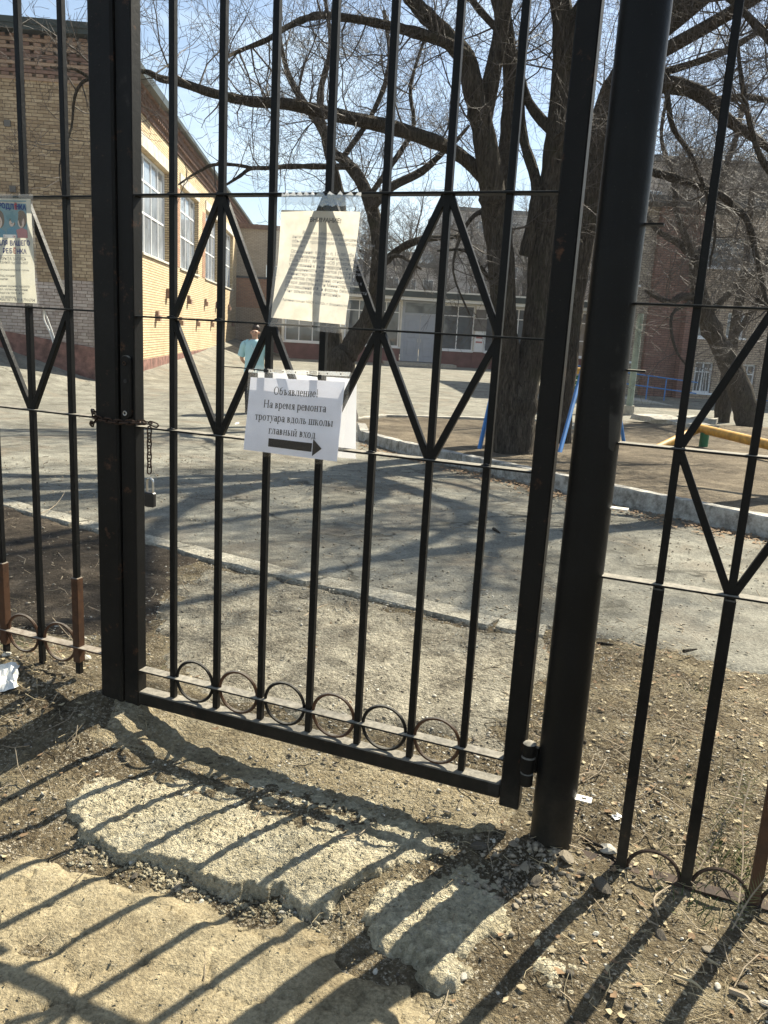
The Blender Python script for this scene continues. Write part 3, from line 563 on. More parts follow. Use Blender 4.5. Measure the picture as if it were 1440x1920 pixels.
tree('slanting_tree', 'bare tree slanting right between the gate stile and round post', bL, [
    dict(p=[(1043, 835, 60), (1046, 790, 50), (1062, 640, 46), (1085, 480, 46), (1105, 370, 46), (1125, 260, 44), (1140, 190, 40), (1165, 140, 34), (1200, 90, 28), (1240, 30, 26), (1285, -30, 20), (1330, -140, 12)], Y=(12.4, 12.8), wob=.04, tw=3, st=.45, L=(.7, 2.2)),
    dict(p=[(1140, 200, 30), (1190, 165, 28), (1245, 158, 28), (1295, 168, 27), (1330, 188, 24), (1365, 225, 20), (1420, 262, 15), (1470, 300, 10)], Y=(12.7, 11.9), tw=7, L=(.5, 1.8), up=-.02),
    dict(p=[(1200, 150, 14), (1250, 134, 13), (1310, 115, 12), (1368, 92, 11), (1440, 48, 9), (1500, 10, 6)], Y=(12.6, 11.6), tw=7, L=(.5, 1.6)),
    dict(p=[(1330, 190, 13), (1400, 182, 12), (1460, 190, 9), (1530, 170, 6)], Y=(12.2, 11.4), tw=7),
    dict(p=[(1120, 330, 15), (1180, 318, 14), (1230, 325, 14), (1290, 342, 14), (1340, 362, 14), (1372, 382, 13), (1402, 415, 12), (1418, 480, 10), (1436, 560, 8), (1450, 620, 5)], Y=(12.7, 11.8), tw=7, L=(.4, 1.6), up=-.05),
    dict(p=[(1250, 170, 10), (1262, 240, 9), (1300, 300, 8), (1340, 420, 6), (1330, 500, 4)], Y=(12.3, 12.), tw=7, L=(.4, 1.4), up=-.06),
    dict(w=[A(1190, 105, 12.7), (4.2, 11.8, 6.2), (3.6, 10.9, 6.9), (2.9, 9.9, 7.3), (2.2, 9.0, 7.5)], r=(.10, .03), tw=7),  # upper limbs mostly out of view, added for their shadows on yard and path
    dict(w=[A(1165, 140, 12.65), (4.5, 11., 5.7), (4.2, 9.6, 5.9), (3.5, 8.6, 6.1), (2.7, 7.8, 6.1), (2.0, 7.3, 5.9)], r=(.09, .025), tw=7),
    dict(w=[A(1240, 30, 12.75), (5.3, 11.6, 6.6), (5.4, 10.4, 7.0), (5.2, 9.2, 7.2)], r=(.085, .025), tw=7),
    dict(p=[(1205, 90, 16), (1270, 10, 14), (1340, -60, 10), (1420, -120, 7)], Y=(12.8, 12.2), tw=6),
    dict(p=[(1100, 400, 14), (1135, 430, 9), (1150, 500, 6), (1160, 560, 4)], Y=(12.7, 13.2), tw=7, L=(.4, 1.4)),
], 91, kids=(9, 8))
tree('crooked_tree', 'thick crooked bare tree in front of the right brick school wing', bR, [
    dict(p=[(1412, 830, 54), (1404, 800, 46), (1396, 760, 44), (1376, 700, 40), (1346, 640, 37), (1326, 600, 34), (1313, 560, 29), (1305, 510, 25), (1302, 480, 22), (1272, 455, 15), (1230, 430, 9), (1200, 380, 6)], Y=(19.2, 18.8), wob=.08, tw=5, st=.45, L=(.8, 2.4)),
    dict(p=[(1308, 562, 17), (1280, 556, 14), (1258, 566, 11), (1235, 560, 8), (1210, 545, 5)], Y=(18.8, 18.), tw=7, L=(.6, 2.)),
    dict(p=[(1305, 500, 16), (1330, 430, 14), (1350, 340, 12), (1380, 260, 9), (1400, 160, 7)], Y=(18.8, 19.4), tw=7, L=(.8, 2.4)),
    dict(p=[(1325, 590, 12), (1380, 540, 11), (1430, 500, 9), (1480, 470, 6)], Y=(18.9, 18.3), tw=7, L=(.8, 2.2)),
    dict(p=[(1300, 480, 12), (1270, 400, 11), (1262, 330, 9), (1240, 260, 7), (1250, 180, 5)], Y=(18.8, 19.2), tw=7, L=(.8, 2.2)),
    dict(p=[(1300, 565, 8), (1260, 590, 6), (1265, 650, 5), (1290, 690, 3)], Y=(18.7, 17.6), tw=5, L=(.5, 1.4), up=-.1),
], 133, kids=(9, 8))
tree('stubby_tree', 'short straight trunk standing close left of the crooked tree', P(1352, 800), [
    dict(p=[(1350, 815, 32), (1353, 790, 29), (1358, 745, 27), (1366, 690, 24), (1380, 600, 18), (1400, 480, 13), (1410, 350, 9)], Y=(20., 20.), wob=.05, tw=5, st=.5, L=(.8, 2.2)),
    dict(p=[(1372, 640, 11), (1420, 560, 10), (1450, 430, 7)], Y=(20., 20.5), tw=6, L=(.8, 2.2)),
], 171)
tree('roadside_tree', 'bare tree reaching in from the right edge of the photo', P(1640, 960, .1), [
    dict(p=[(1640, 985, 80), (1630, 900, 70), (1600, 700, 60), (1570, 450, 52), (1540, 200, 44), (1520, 0, 36), (1500, -200, 26)], Y=(8.6, 8.8), wob=.05, tw=2, st=.5),
    dict(p=[(1572, 460, 26), (1510, 380, 20), (1452, 330, 14), (1420, 280, 10), (1395, 180, 8), (1380, 60, 6)], Y=(8.7, 9.4), tw=7, L=(.4, 1.4)),
    dict(p=[(1545, 230, 26), (1490, 130, 20), (1430, 60, 14), (1370, 0, 10), (1300, -50, 7)], Y=(8.7, 9.6), tw=7, L=(.4, 1.6)),
    dict(p=[(1590, 640, 18), (1520, 600, 13), (1460, 590, 9), (1420, 560, 6)], Y=(8.7, 9.6), tw=6, L=(.4, 1.2), up=-.03),
], 211, kids=(9, 8))
# far trees behind the school: one bare tree and its turned copies
def far_tree_parts(seed):
    r = random.Random(seed); wd = Wood(); m = MB(); sg = []
    tr = np.array([(0, 0, -.3), (.05, .05, 2), (0, .1, 4), (.2, 0, 6.2), (.1, .2, 8.6)]); m.tube(catmull(tr, 3), list(np.linspace(.24, .05, 13)), 8)
    for k in range(16):
        z = r.uniform(1.8, 8); a = r.uniform(0, 6.28); d = unit(np.array([math.cos(a), math.sin(a), r.uniform(.5, 1.3)])); branch(wd, r, np.array([.05, .1, z]), d, r.uniform(1.8, 3.8), .07, 1, .12, (9, 6), .007)
    return m, wd
mt, wd = far_tree_parts(3); fV, fF = wd.arrays()
me_tr = mt.mesh('trunk', M_bark, smooth=True); me_tw = mesh_np('twigs', fV, fF, M_twig, True)
ft = [(-2.6, 62, 1.0, 'far bare tree just left of the notice gap behind the entrance roof'), (.5, 66, 1.05, 'far bare tree rising above the entrance roof left of the double doors'), (3.4, 64, .95, 'far bare tree above the entrance roof over the double doors'), (6.6, 68, 1.1, 'far bare tree before the grey apartment tower'), (9.5, 63, 1.0, 'far bare tree behind the twin trunk'), (13.5, 64, 1.15, 'far bare tree seen between gate stile and round post'),
      (16.5, 50, 1.2, 'far bare tree just right of the round post above the maroon wall'), (20., 52, 1.35, 'far bare tree above the school wing roof behind the crooked trunk'), (24., 50, 1.35, 'far bare tree above the school wing roof by the right edge'), (14, 41, .8, 'small bare tree between the entrance hall and the maroon wall')]
for i, (x, y, s, lb) in enumerate(ft):
    o = thing('bare_tree', lb, 'tree', (x, y, -.5), 'bare trees behind the school')
    for nm, me in (('trunk', me_tr), ('twigs', me_tw)):
        c = bpy.data.objects.new(nm, me); COL.objects.link(c); c.parent = o
        if nm == 'twigs': c['kind'] = 'stuff'
    o.rotation_euler = (0, 0, i * 1.7); o.scale = (s, s, s)
# ------------------------------------------------------------------ buildings
def wallM(O, e, z=0.):                                   # local x along the wall (left to right from outside), y inward, z up
    e = unit(np.array([e[0], e[1], 0.])); inn = np.array([-e[1], e[0], 0.])
    return Matrix(((e[0], inn[0], 0, O[0]), (e[1], inn[1], 0, O[1]), (0, 0, 1, z), (0, 0, 0, 1)))
def holed(m, x0, x1, z0, z1, holes, depth=.2, y=0.):     # wall face with openings and their reveals
    xs_ = sorted({x0, x1, *[h[0] for h in holes], *[h[1] for h in holes]}); zs_ = sorted({z0, z1, *[h[2] for h in holes], *[h[3] for h in holes]})
    for i in range(len(xs_) - 1):
        for j in range(len(zs_) - 1):
            cx, cz = (xs_[i] + xs_[i + 1]) / 2, (zs_[j] + zs_[j + 1]) / 2
            if any(h[0] < cx < h[1] and h[2] < cz < h[3] for h in holes): continue
            m.add([(xs_[i], y, zs_[j]), (xs_[i + 1], y, zs_[j]), (xs_[i + 1], y, zs_[j + 1]), (xs_[i], y, zs_[j + 1])], [(0, 1, 2, 3)])
    for a, b, c, d in holes:
        q = y + depth
        m.add([(a, y, c), (b, y, c), (b, y, d), (a, y, d), (a, q, c), (b, q, c), (b, q, d), (a, q, d)], [(0, 4, 5, 1), (1, 5, 6, 2), (2, 6, 7, 3), (3, 7, 4, 0)])
    return m
def window(parent, M, x0, x1, z0, z1, cols, rows, y=.17, fw=.06, mw=.045, glass=M_glass, frame=M_trim, sill=True, name='window', rowz=None):
    m = MB(); d = .06
    m.box(x0, x1, y, y + d, z1 - fw, z1); m.box(x0, x1, y, y + d, z0, z0 + fw); m.box(x0, x0 + fw, y, y + d, z0 + fw, z1 - fw); m.box(x1 - fw, x1, y, y + d, z0 + fw, z1 - fw)
    cxs = np.linspace(x0 + fw / 2, x1 - fw / 2, cols + 1); czs = np.linspace(z0 + fw / 2, z1 - fw / 2, rows + 1) if rowz is None else np.array([z0 + fw / 2] + [z0 + (z1 - z0) * q for q in rowz] + [z1 - fw / 2])
    for c in cxs[1:-1]: m.box(c - mw / 2, c + mw / 2, y + .004, y + d, z0 + fw, z1 - fw)
    for c in czs[1:-1]:
        for i in range(cols): m.box(cxs[i] + mw / 2, cxs[i + 1] - mw / 2, y + .008, y + d, c - mw / 2, c + mw / 2)
    w = link(name, m.mesh(name, frame), parent, M)
    pm = {}
    for i in range(cols):
        for j in range(len(czs) - 1):
            a, b, c, e = cxs[i] + .01, cxs[i + 1] - .01, czs[j] + .01, czs[j + 1] - .01; key = (round(b - a, 3), round(e - c, 3))
            if key not in pm: q = MB(); q.box(0, b - a, 0, .008, 0, e - c); pm[key] = q.mesh('pane', glass)
            link('pane', pm[key], w, M @ Matrix.Translation((a, y + .035, c)) @ Matrix.Rotation(rng.uniform(-.012, .012), 4, 'Z'))
    if sill: q = MB(); q.box(x0 - .08, x1 + .08, -.07, y, z0 - .07, z0 - .002); link('sill', q.mesh('sill', M_trim), w, M)
    return w
DW = np.array([math.sin(math.radians(-4.72)), math.cos(math.radians(-4.72))]); GC = np.array([-7.24, 20.52]); EE = np.array([DW[1], -DW[0]])
gym = thing('school_gym', 'yellow brick school gym with tall white windows and brown corbelled cornice', 'building', (GC[0], GC[1], -.5))
ML = wallM(GC, DW); LEN = 35.4
wins = [(x, x + 4.35, 3.1, 6.05) for x in (4.3, 10.7, 17.1, 23.5)] + [(30.8, 32.4, 3.0, 5.4)]
m = MB(); holed(m, 0, LEN, -.9, 6.95, wins, .27); m.obj('side_wall', M_wallsun, gym, M=ML)
for i, (a, b, c, d) in enumerate(wins):
    window(gym, ML, a + .02, b - .02, c + .02, d - .02, 4 if i < 4 else 2, 3, .17, .08, .06, M_glassb, rowz=(.42, .74), sill=False); q = MB(); q.box(a - .05, b + .05, -.06, .16, c - .05, c + .015); q.obj('sill', M_lintel, gym, M=ML)
    if i < 4:
        q = MB(); q.box(a - .1, b + .1, -.035, .1, d + .002, d + .38); q.obj('lintel', M_lintel, gym, M=ML)
        q = MB(); zz = c
        k = 0
        while zz < d - .2: q.box(a - .95 + (k % 2) * .06, a - .12 - (k % 2) * .06, -.014, .02, zz + .004, zz + .226); zz += .23; k += 1
        q.obj('brick_pier', M_wallred, gym, M=ML)
q = MB(); q.box(-.05, LEN, -.035, -.002, -.9, -.02); q.obj('plinth', M_redplinth, gym, M=ML)
for k, (z0, z1, o) in enumerate(((6.95, 7.10, .06), (7.10, 7.24, .13), (7.24, 7.40, .20), (7.40, 7.52, .30))):
    q = MB(); q.box(-o, LEN, -o, .05, z0 + .002 * k, z1); q.obj('cornice_course', M_cornice, gym, M=ML)
q = MB()
for i in range(130): q.box(i * .27, i * .27 + .13, -.17, -.125, 7.102, 7.24)
tag(q.obj('dentils', M_cornice, gym, M=ML), kind='stuff')
q = MB(); q.box(-.45, LEN, -.45, 16, 7.53, 7.66); q.obj('roof', M_roofg, gym, M=ML)
for x, z in ((3.3, 2.12), (7.6, 2.06), (12.2, 2.10), (16., 2.09), (21.1, 2.10), (1.5, 1.34), (5.8, 1.22), (9.9, 1.19), (14.3, 1.18), (23., 1.24)):
    x += 4.79; q = MB(); q.box(x - .13, x + .13, -.16, .0, z - .2, z - .02); q.box(x - .1, x + .1, -.10, .0, z - .018, z + .12); q.obj('wall_bracket', M_brickd, gym, M=ML)
# end wall: real bricks where the photograph shows them
MD = wallM(GC - EE * 14, EE); zt = lambda x: .38 + (14 - x) * .135
m = MB(); m.box(0, 9.4, 0, .3, -.9, 7.0); m.obj('end_wall', M_walltan, gym, M=MD)
m = MB(); m.box(9.4, 13.99, .012, .3, -.9, 7.5); back = m.obj('end_wall', M_mortar, gym, M=MD)
bm_cache = {}
def brickmesh(w, mat, h=.066, d=.03, nm='brick'):
    k = (round(w, 3), mat.name, h)
    if k not in bm_cache: q = MB(); q.box(0, w, 0, d, 0, h); bm_cache[k] = q.mesh(nm, mat, bevel=.004)
    return bm_cache[k]
rest = {}; cnt = 0
def put_brick(x, z, w, mat, near, y=0., h=.066):
    global cnt
    if near and cnt < 296: link('brick', brickmesh(w, mat, h), back, MD @ Matrix.Translation((x, y - .006 + rng.uniform(-.003, .003), z))); cnt += 1
    else:
        yy = y - .006 + rng.uniform(-.003, .003); rest.setdefault(mat.name, (mat, MB()))[1].box(x, x + w, yy, yy + .03, z, z + h)
z = .0; row = 0
while z < 6.42:
    x = 9.42 + (.13 if row % 2 else 0.); hdr = row % 6 == 3
    while x < 13.97:
        w = .122 if hdr else .25
        w = min(w, 13.985 - x)
        if w > .04 and z > float(T(*(GC - EE * (14 - x)))) - .1:
            mat = M_brickp if z < 1.98 + .12 * vnoise(np.array(x * 2), np.array(z)) else M_brickt
            put_brick(x, z, w, mat, 2.2 < z < 6.42 and x > 11.75 and x < 13.7 and rng.random() < .5)
        x += w + .012
    z += .078; row += 1
for row in range(12):                                    # corbelled brown cornice of stepped, toothed brick
    zz = 6.46 + row * .078; o = .02 + .028 * (row // 2)
    if row % 2 == 0:
        q = MB(); q.box(9.4, 14 + o, -o - .02, .05, zz, zz + .07); q.obj('cornice_course', M_brickd, gym, M=MD)
    else:
        for i in range(18): put_brick(9.45 + i * .26, zz, .17, M_brickd, i > 8, -o - .03)
for nm, (mat, q) in rest.items(): tag(q.obj('bricks', mat, back, M=MD), kind='stuff')
q = MB(); q.add([(8.5, -.05, -1), (14.05, -.05, -1), (14.05, -.05, zt(14)), (8.5, -.05, zt(8.5)), (8.5, .02, -1), (14.05, .02, -1), (14.05, .02, zt(14)), (8.5, .02, zt(8.5))], [(0, 1, 2, 3), (3, 2, 6, 7), (1, 5, 6, 2), (4, 0, 3, 7)]); q.obj('plinth', M_redplinth, gym, M=MD)
q = MB(); q.box(-.2, 14.5, -.42, 6, 7.415, 7.64); q.obj('roof_edge', M_roofg, gym, M=MD)
for x, z in ((14 - 2.13, 5.49), (14 - 2.07, 4.04)):
    q = MB(); q.box(x - .07, x + .07, -.05, 0, z - .07, z + .07); q.obj('vent', M_joint, gym, M=MD)

# link wing between gym and entrance hall
WO = np.array([-7., 50.5]); wing = thing('link_wing', 'narrow brick link wing joining the gym to the glazed entrance hall', 'building', (WO[0], WO[1], -.5)); MW = wallM(WO, EE)
m = MB(); holed(m, -3.6, 3.4, 4.02, 6.75, [(-.95, .1, 4.03, 4.75)], .2); m.obj('upper_wall', M_wallgrey, wing, M=MW)
m = MB(); m.box(-3.6, 3.4, -.004, .2, -.9, 2.2); m.obj('lower_wall', M_walltan, wing, M=MW)
m = MB(); m.box(-3.6, 3.4, -.03, .2, 2.2, 3.9); m.obj('brick_band', M_wallred, wing, M=MW)
m = MB(); m.box(-3.7, 3.5, -.12, .2, 3.9, 4.02); m.obj('ledge', M_roof, wing, M=MW)
m = MB(); m.box(-3.7, 3.6, -.2, 6, 6.75, 7.0); m.obj('roof', M_cornice, wing, M=MW)
m = MB(); m.box(-3.6, 3.4, -.05, -.006, -.9, .25); m.obj('plinth', M_plinth, wing, M=MW)
window(wing, MW, -.93, .08, 4.05, 4.74, 2, 1, .1, sill=False)

# glazed entrance hall
EO = np.array([-6.05, 44.9]); hall = thing('entrance_hall', 'low glazed school entrance hall with flat roof and maroon plinth', 'building', (EO[0], EO[1], -.5)); ME = wallM(EO, EE)
bays = [(.05, 3.1), (3.3, 6.35), (8.6, 10.5), (11.1, 13.9), (14.2, 17.0)]
m = MB(); holed(m, -.1, 17.3, .36, 2.95, [(a, b, .42, 2.9) for a, b in bays] + [(6.45, 8.5, .361, 2.949)], .25); m.obj('front_wall', M_cream, hall, M=ME)
for a, b in bays: window(hall, ME, a + .02, b - .02, .44, 2.88, max(2, int((b - a) / .75)), 3, .1, .07, .055, M_glass, rowz=(.36, .76))
m = MB(); m.box(-.1, 6.4, -.06, .2, -.9, .358); m.box(8.55, 17.3, -.06, .2, -.9, .358)
m.box(10.5, 11.1, -.14, -.062, -.9, .40); m.obj('plinth', M_plinth, hall, M=ME)
m = MB(); m.box(-.2, 17.4, -.9, 9, 3.12, 3.42); m.obj('roof', M_roofg, hall, M=ME)
m = MB(); m.box(-.25, 17.45, -.96, 9.05, 3.42, 3.50); m.obj('roof_flashing', M_cream, hall, M=ME)
m = MB(); m.box(-.2, 17.4, -.85, .2, 2.96, 3.118); m.obj('canopy_soffit', M_cream, hall, M=ME)
# grey double doors
m = MB(); m.box(6.45, 6.6, .02, .12, -.3, 2.94); m.box(8.35, 8.5, .02, .12, -.3, 2.94); m.box(6.6, 8.35, .02, .12, 2.22, 2.32); m.box(6.6, 8.35, .02, .12, 2.86, 2.94); m.obj('door_frame', M_greyp, hall, M=ME)
m = MB(); m.box(6.6, 8.35, .06, .07, 2.32, 2.86); m.obj('transom_light', M_glass, hall, M=ME)
for x0 in (6.61, 7.49):
    m = MB(); m.box(x0, x0 + .85, .05, .10, -.3, 2.21); d = m.obj('door', M_doorg, hall, M=ME)
    for z0, z1 in ((.0, .85), (1.0, 1.9)): q = MB(); q.box(x0 + .2, x0 + .65, .03, .05, z0, z1); link('door_panel', q.mesh('door_panel', M_doorg, bevel=.012), d, ME)
    q = MB(); hx = x0 + (.78 if x0 < 7 else .07); q.box(hx - .015, hx + .015, .0, .05, .75, .95); link('handle', q.mesh('handle', M_zinc), d, ME)
m = MB(); m.box(10.55, 11.05, -.06, -.005, .42, 2.9); m.obj('pilaster', M_trim, hall, M=ME)
m = MB(); m.box(10.45, 11.15, -.12, -.062, 1.55, 2.2); m.box(10.5, 11.1, -.124, -.121, 2.25, 2.7); m.obj('notice_case', M_joint, hall, M=ME)
for z in (.9, 1.15): q = MB(); q.box(10.62, 10.98, -.075, -.061, z, z + .09); q.obj('door_sign', I_pink, hall, M=ME)
m = MB(); m.box(5.5, 9.4, -1.6, -.07, -.6, -.34); m.obj('doorstep', M_kerb, hall, M=ME)
fp = wallM(EO, EE); flag = thing('flag', 'small white blue and red flag on a short pole above the hall roof', 'flag', tuple(fp @ Vector((13.35, -.6, 3.5))))
q = MB(); q.tube([fp @ Vector((13.35, -.6, 3.45)), fp @ Vector((13.42, -.7, 4.35))], .02, 6); q.obj('pole', M_trim, flag)
for nm, mt_, z0 in (('white_stripe', I_white, 4.02), ('blue_stripe', simple('flag_blue', (.03, .10, .45), .7), 3.87), ('red_stripe', simple('flag_red', (.5, .03, .03), .7), 3.72)):
    q = MB(); n = 8
    for i in range(n):
        a, b = 13.42 + .45 * i / n, 13.42 + .45 * (i + 1) / n; ya, yb = -.7 + .05 * math.sin(i * 1.1), -.7 + .05 * math.sin((i + 1) * 1.1)
        q.add([fp @ Vector((a, ya, z0)), fp @ Vector((b, yb, z0 - .01)), fp @ Vector((b, yb, z0 + .14)), fp @ Vector((a, ya, z0 + .15))], [(0, 1, 2, 3)])
    q.obj(nm, mt_, flag)
hyd = thing('standpipe', 'small standpipe with a round knob in front of the maroon plinth', 'standpipe', tuple(P(668, 668)))
b0 = np.array(hyd.location); q = MB(); q.tube([b0, b0 + [0, 0, .75]], .05, 8); q.obj('pipe', M_greyp, hyd, True); q = MB(); q.tube([b0 + [0, 0, .75], b0 + [0, 0, .85], b0 + [0, 0, .93]], [.05, .11, .05], 8); q.obj('knob', M_trim, hyd, True)

# school wing on the right: grey bay, maroon stair bay, tan wall
RO = np.array([9.33, 28.65]); sw = thing('school_wing', 'brick school wing with a maroon stair bay behind the blue railing', 'building', (RO[0], RO[1], -.9)); MR = wallM(RO, EE)
tw_ = [(1.27, 1.95, -.25, .82), (2.2, 2.85, 1.70, 2.55), (1.12, 1.72, 1.65, 2.5), (2.95, 3.5, -.25, .82), (1.2, 2.9, 4.0, 5.0), (4.2, 5.6, 1.7, 3.2), (4.2, 5.6, 4.2, 5.6)]
m = MB(); holed(m, 1.0, 9, -1.2, 5.7, tw_, .18); m.obj('wall', M_walltan, sw, M=MR)
for a, b, c, d in tw_: window(sw, MR, a + .01, b - .01, c + .01, d - .01, 2, 2, .1, .05, .04, rowz=(.68,))
m = MB(); m.box(-.45, .997, .35, .6, -1.2, 5.9); m.box(.7, .997, .002, .35, -1.2, 5.9); m.obj('stair_bay', M_wallmaroon, sw, M=MR)
gw = [(-1.55, -.88, .68, 2.5), (-1.9, -.9, 3.3, 5.)]
m = MB(); holed(m, -2.6, -.45, -1.2, 5.9, gw, .18, .6); m.obj('bay_wall', M_wallgrey, sw, M=MR)
for a, b, c, d in gw: window(sw, MR @ Matrix.Translation((0, .6, 0)), a + .01, b - .01, c + .01, d - .01, 2, 3, .1, .05, .04)
m = MB(); m.box(-2.6, 9.2, -.2, 8, 5.92, 6.15); m.obj('roof', M_roof, sw, M=MR)
q = MB()                                                 # grille over the basement window
for i in range(6): q.bar(MR @ Vector((1.33 + i * .11, .05, -.22)), MR @ Vector((1.33 + i * .11 + .05 * math.sin(i), .05, .62)), .02, .02)
q.obj('grille', M_trim, sw)
q = MB(); q.box(2.05, 2.9, -.02, -.004, -.2, .85)
for i in range(6): q.box(2.05, 2.9, -.035, -.022, -.15 + i * .17, -.09 + i * .17)
q.obj('board_shutter', M_walltan, sw, M=MR)
q = MB(); q.box(1.0, 9, -.05, -.003, -1.2, -.45); q.obj('plinth', M_wallgrey, sw, M=MR)
# ramp with blue railing
ramp_ = MB(); ro = np.array([9.33, 25.2]); MRa = wallM(ro, EE)
ramp_.add([(-4.0, -.3, -.9), (1.0, -.3, -1.0), (1.0, 2.2, -1.0), (-4.0, 2.2, -.9), (-4.0, -.3, -.22), (1.0, -.3, -.62), (1.0, 2.2, -.62), (-4.0, 2.2, -.22)], [(0, 1, 5, 4), (4, 5, 6, 7), (1, 2, 6, 5), (0, 4, 7, 3)])
tag(ramp_.obj('ramp', M_kerb, None, M=MRa), 'pale concrete ramp sloping down beside the maroon wall', kind='structure')
rl = thing('handrail', 'blue two-bar metal handrail along the ramp by the maroon wall', 'railing', tuple(MRa @ Vector((-4, 1.9, -.3)))); zr = lambda x: -.22 - (x + 4) * .08
for h in (.42, .78):
    q = MB(); q.tube([MRa @ Vector((-4, 1.9, zr(-4) + h)), MRa @ Vector((1., 1.9, zr(1) + h))], .022, 6); q.obj('rail', M_blue, rl)
for x in np.arange(-3.8, 1.1, .62): q = MB(); q.tube([MRa @ Vector((x, 1.9, zr(x) - .05)), MRa @ Vector((x, 1.9, zr(x) + .78))], .02, 6); q.obj('post', M_blue, rl)
rl2 = thing('handrail', 'blue handrail fragment low on the right behind the crooked tree', 'railing', tuple(MRa @ Vector((1.2, 1.2, -.9))))
for h in (.3, .55): q = MB(); q.tube([MRa @ Vector((1.2, 1.2, -.75 + h)), MRa @ Vector((4.2, .6, -.85 + h))], .02, 6); q.obj('rail', M_blue, rl2)
for x in (1.3, 2.7, 4.1): q = MB(); q.tube([MRa @ Vector((x, 1.2 - (x - 1.2) * .2, -.95)), MRa @ Vector((x, 1.2 - (x - 1.2) * .2, -.26))], .018, 6); q.obj('post', M_blue, rl2)

# apartment blocks far behind
def block(name, label, O, e, w, h, dep, z0, mat, cols, rows, z1, zst, xst, ww, wh, jn=True):
    b = thing(name, label, 'building', (O[0], O[1], z0)); M = wallM(O, e)
    m = MB(); m.box(0, w, 0, dep, z0, h); m.obj('walls', mat, b, M=M)
    m = MB(); m.box(-.2, w + .2, -.25, dep + .2, h, h + .5); m.obj('roof', M_roof, b, M=M)
    wf = MB(); wf.box(0, ww, -.03, .0, 0, wh); wfm = wf.mesh('window', M_trim); g = MB()
    g.box(.07, ww / 2 - .04, -.05, -.031, .07, wh - .07); g.box(ww / 2 + .04, ww - .07, -.05, -.031, .07, wh - .07); gm = g.mesh('pane', M_glass)
    for i in range(cols):
        for j in range(rows):
            Q = M @ Matrix.Translation((xst[0] + i * xst[1], 0, z1 + j * zst)); o = link('window', wfm, b, Q); link('pane', gm, o, Q)
    if jn:
        m = MB()
        for j in range(rows + 1): m.box(0, w, -.015, -.001, z1 - .9 + j * zst, z1 - .84 + j * zst)
        m.obj('panel_joints', M_joint, b, M=M)
    return b, M
tb, TM = block('apartment_tower', 'grey panel apartment tower rising behind the entrance hall between the trunks', np.array([5 + .3, 110.]), EE, 24, 17., 14, -2, M_panel, 8, 6, .8, 2.75, (4.2, 2.5), 1.3, 1.4)
for j in range(5):
    q = MB(); q.box(-2.6, -.01, -1.2, 6, .3 + j * 2.75, 1.35 + j * 2.75); q.obj('balcony', M_joint if j % 2 else M_panel, tb, M=TM)
    q = MB(); q.box(-2.4, -.02, -1.05, 5.8, 1.36 + j * 2.75, 3.0 + j * 2.75); q.obj('balcony_glazing', M_glassb, tb, M=TM)
block('apartment_block', 'brown apartment block with pale balconies behind the school wing', np.array([18.2, 70.]), EE, 26, 15.9, 12, -2, M_panelb, 9, 5, .9, 2.85, (1.6, 2.8), 1.4, 1.4)
ab = bpy.data.objects['apartment_block']; AM = wallM(np.array([18.2, 70.]), EE)
for i in (1, 4, 7):
    for j in range(5):
        q = MB(); q.box(1.2 + i * 2.8, 3.8 + i * 2.8, -1.1, -.06, .2 + j * 2.85, 1.15 + j * 2.85); q.obj('balcony', M_cream, ab, M=AM)
block('brown_block', 'low brown block far away between the gate stile and the round post', np.array([17.5, 104.]), EE, 26, 15.5, 10, -2, M_panelb, 8, 5, .8, 2.75, (1.5, 3.), 1.4, 1.4)
block('low_block', 'low grey far building left of the tower above the entrance roof', np.array([-6., 95.]), EE, 11, 8.6, 9, -2, M_panel, 5, 3, .6, 2.7, (1., 2.), 1.2, 1.3)
block('hill_block', 'brown far building peeping over the roof left of the apartment tower', np.array([-1., 130.]), EE, 12, 13.0, 9, -2, M_panelb, 5, 4, .9, 2.9, (1., 2.2), 1.3, 1.4)

# ------------------------------------------------------------------ gate, posts and fence
gate = thing('gate', 'locked black welded bar gate leaf with diamond braces and a row of rings', 'gate', tuple(G(-.9, .05)))
def gb(m, u0, u1, z0, z1, w0, w1): return m.box(u0, u1, w0, w1, z0, z1, lambda u, w, z: tuple(G(u, z, w)))
def gtube(name, par, u0, u1, z0, z1, w0, w1, mat=M_black, bev=.003): return gb(MB(), u0, u1, z0, z1, w0, w1).obj(name, mat, par, bevel=bev)
GTOP = 2.22
gtube('stile', gate, -1.516, -1.466, .066, GTOP, -.012, .030, M_blackr)
gtube('stile', gate, -.3475, -.2975, .060, GTOP, -.012, .030, M_blackr)
gtube('bottom_rail', gate, -1.465, -.3485, .078, .120, -.012, .030, M_blackr)
gtube('top_rail', gate, -1.465, -.3485, GTOP - .04, GTOP, -.012, .030)
UB = [-1.352, -1.203, -1.056, -.902, -.754, -.601, -.457]
for u in UB: gtube('bar', gate, u - .0085, u + .0085, .121, GTOP - .041, .0, .017, M_black, .0015)
RZ = dict(r1=1.535, r2=1.223, r3=.921, r4=.186)
def railb(par, u0, u1, z, mat=M_black, wid=.036): return gtube('rail', par, u0, u1, z - .0025, z + .0025, -.010, wid - .010, mat, .0008)
for k in RZ: railb(gate, -1.4655, -.348, RZ[k], M_blackr if k == 'r4' else M_black)
def diag(par, ua, za, ub, zb, mat=M_black, w=.0):
    m = MB(); m.bar(G(ua, za, w + .008), G(ub, zb, w + .008), .0165, .0155); m.obj('brace', mat, par, bevel=.0015)
def diamond(par, uc, half, zt_, zm, zb, mat=M_black):
    for s in (-1, 1):
        diag(par, uc + s * .006, zt_ - .004, uc + s * (half - .006), zm + .006, mat); diag(par, uc + s * (half - .006), zm - .006, uc + s * .006, zb + .004, mat)
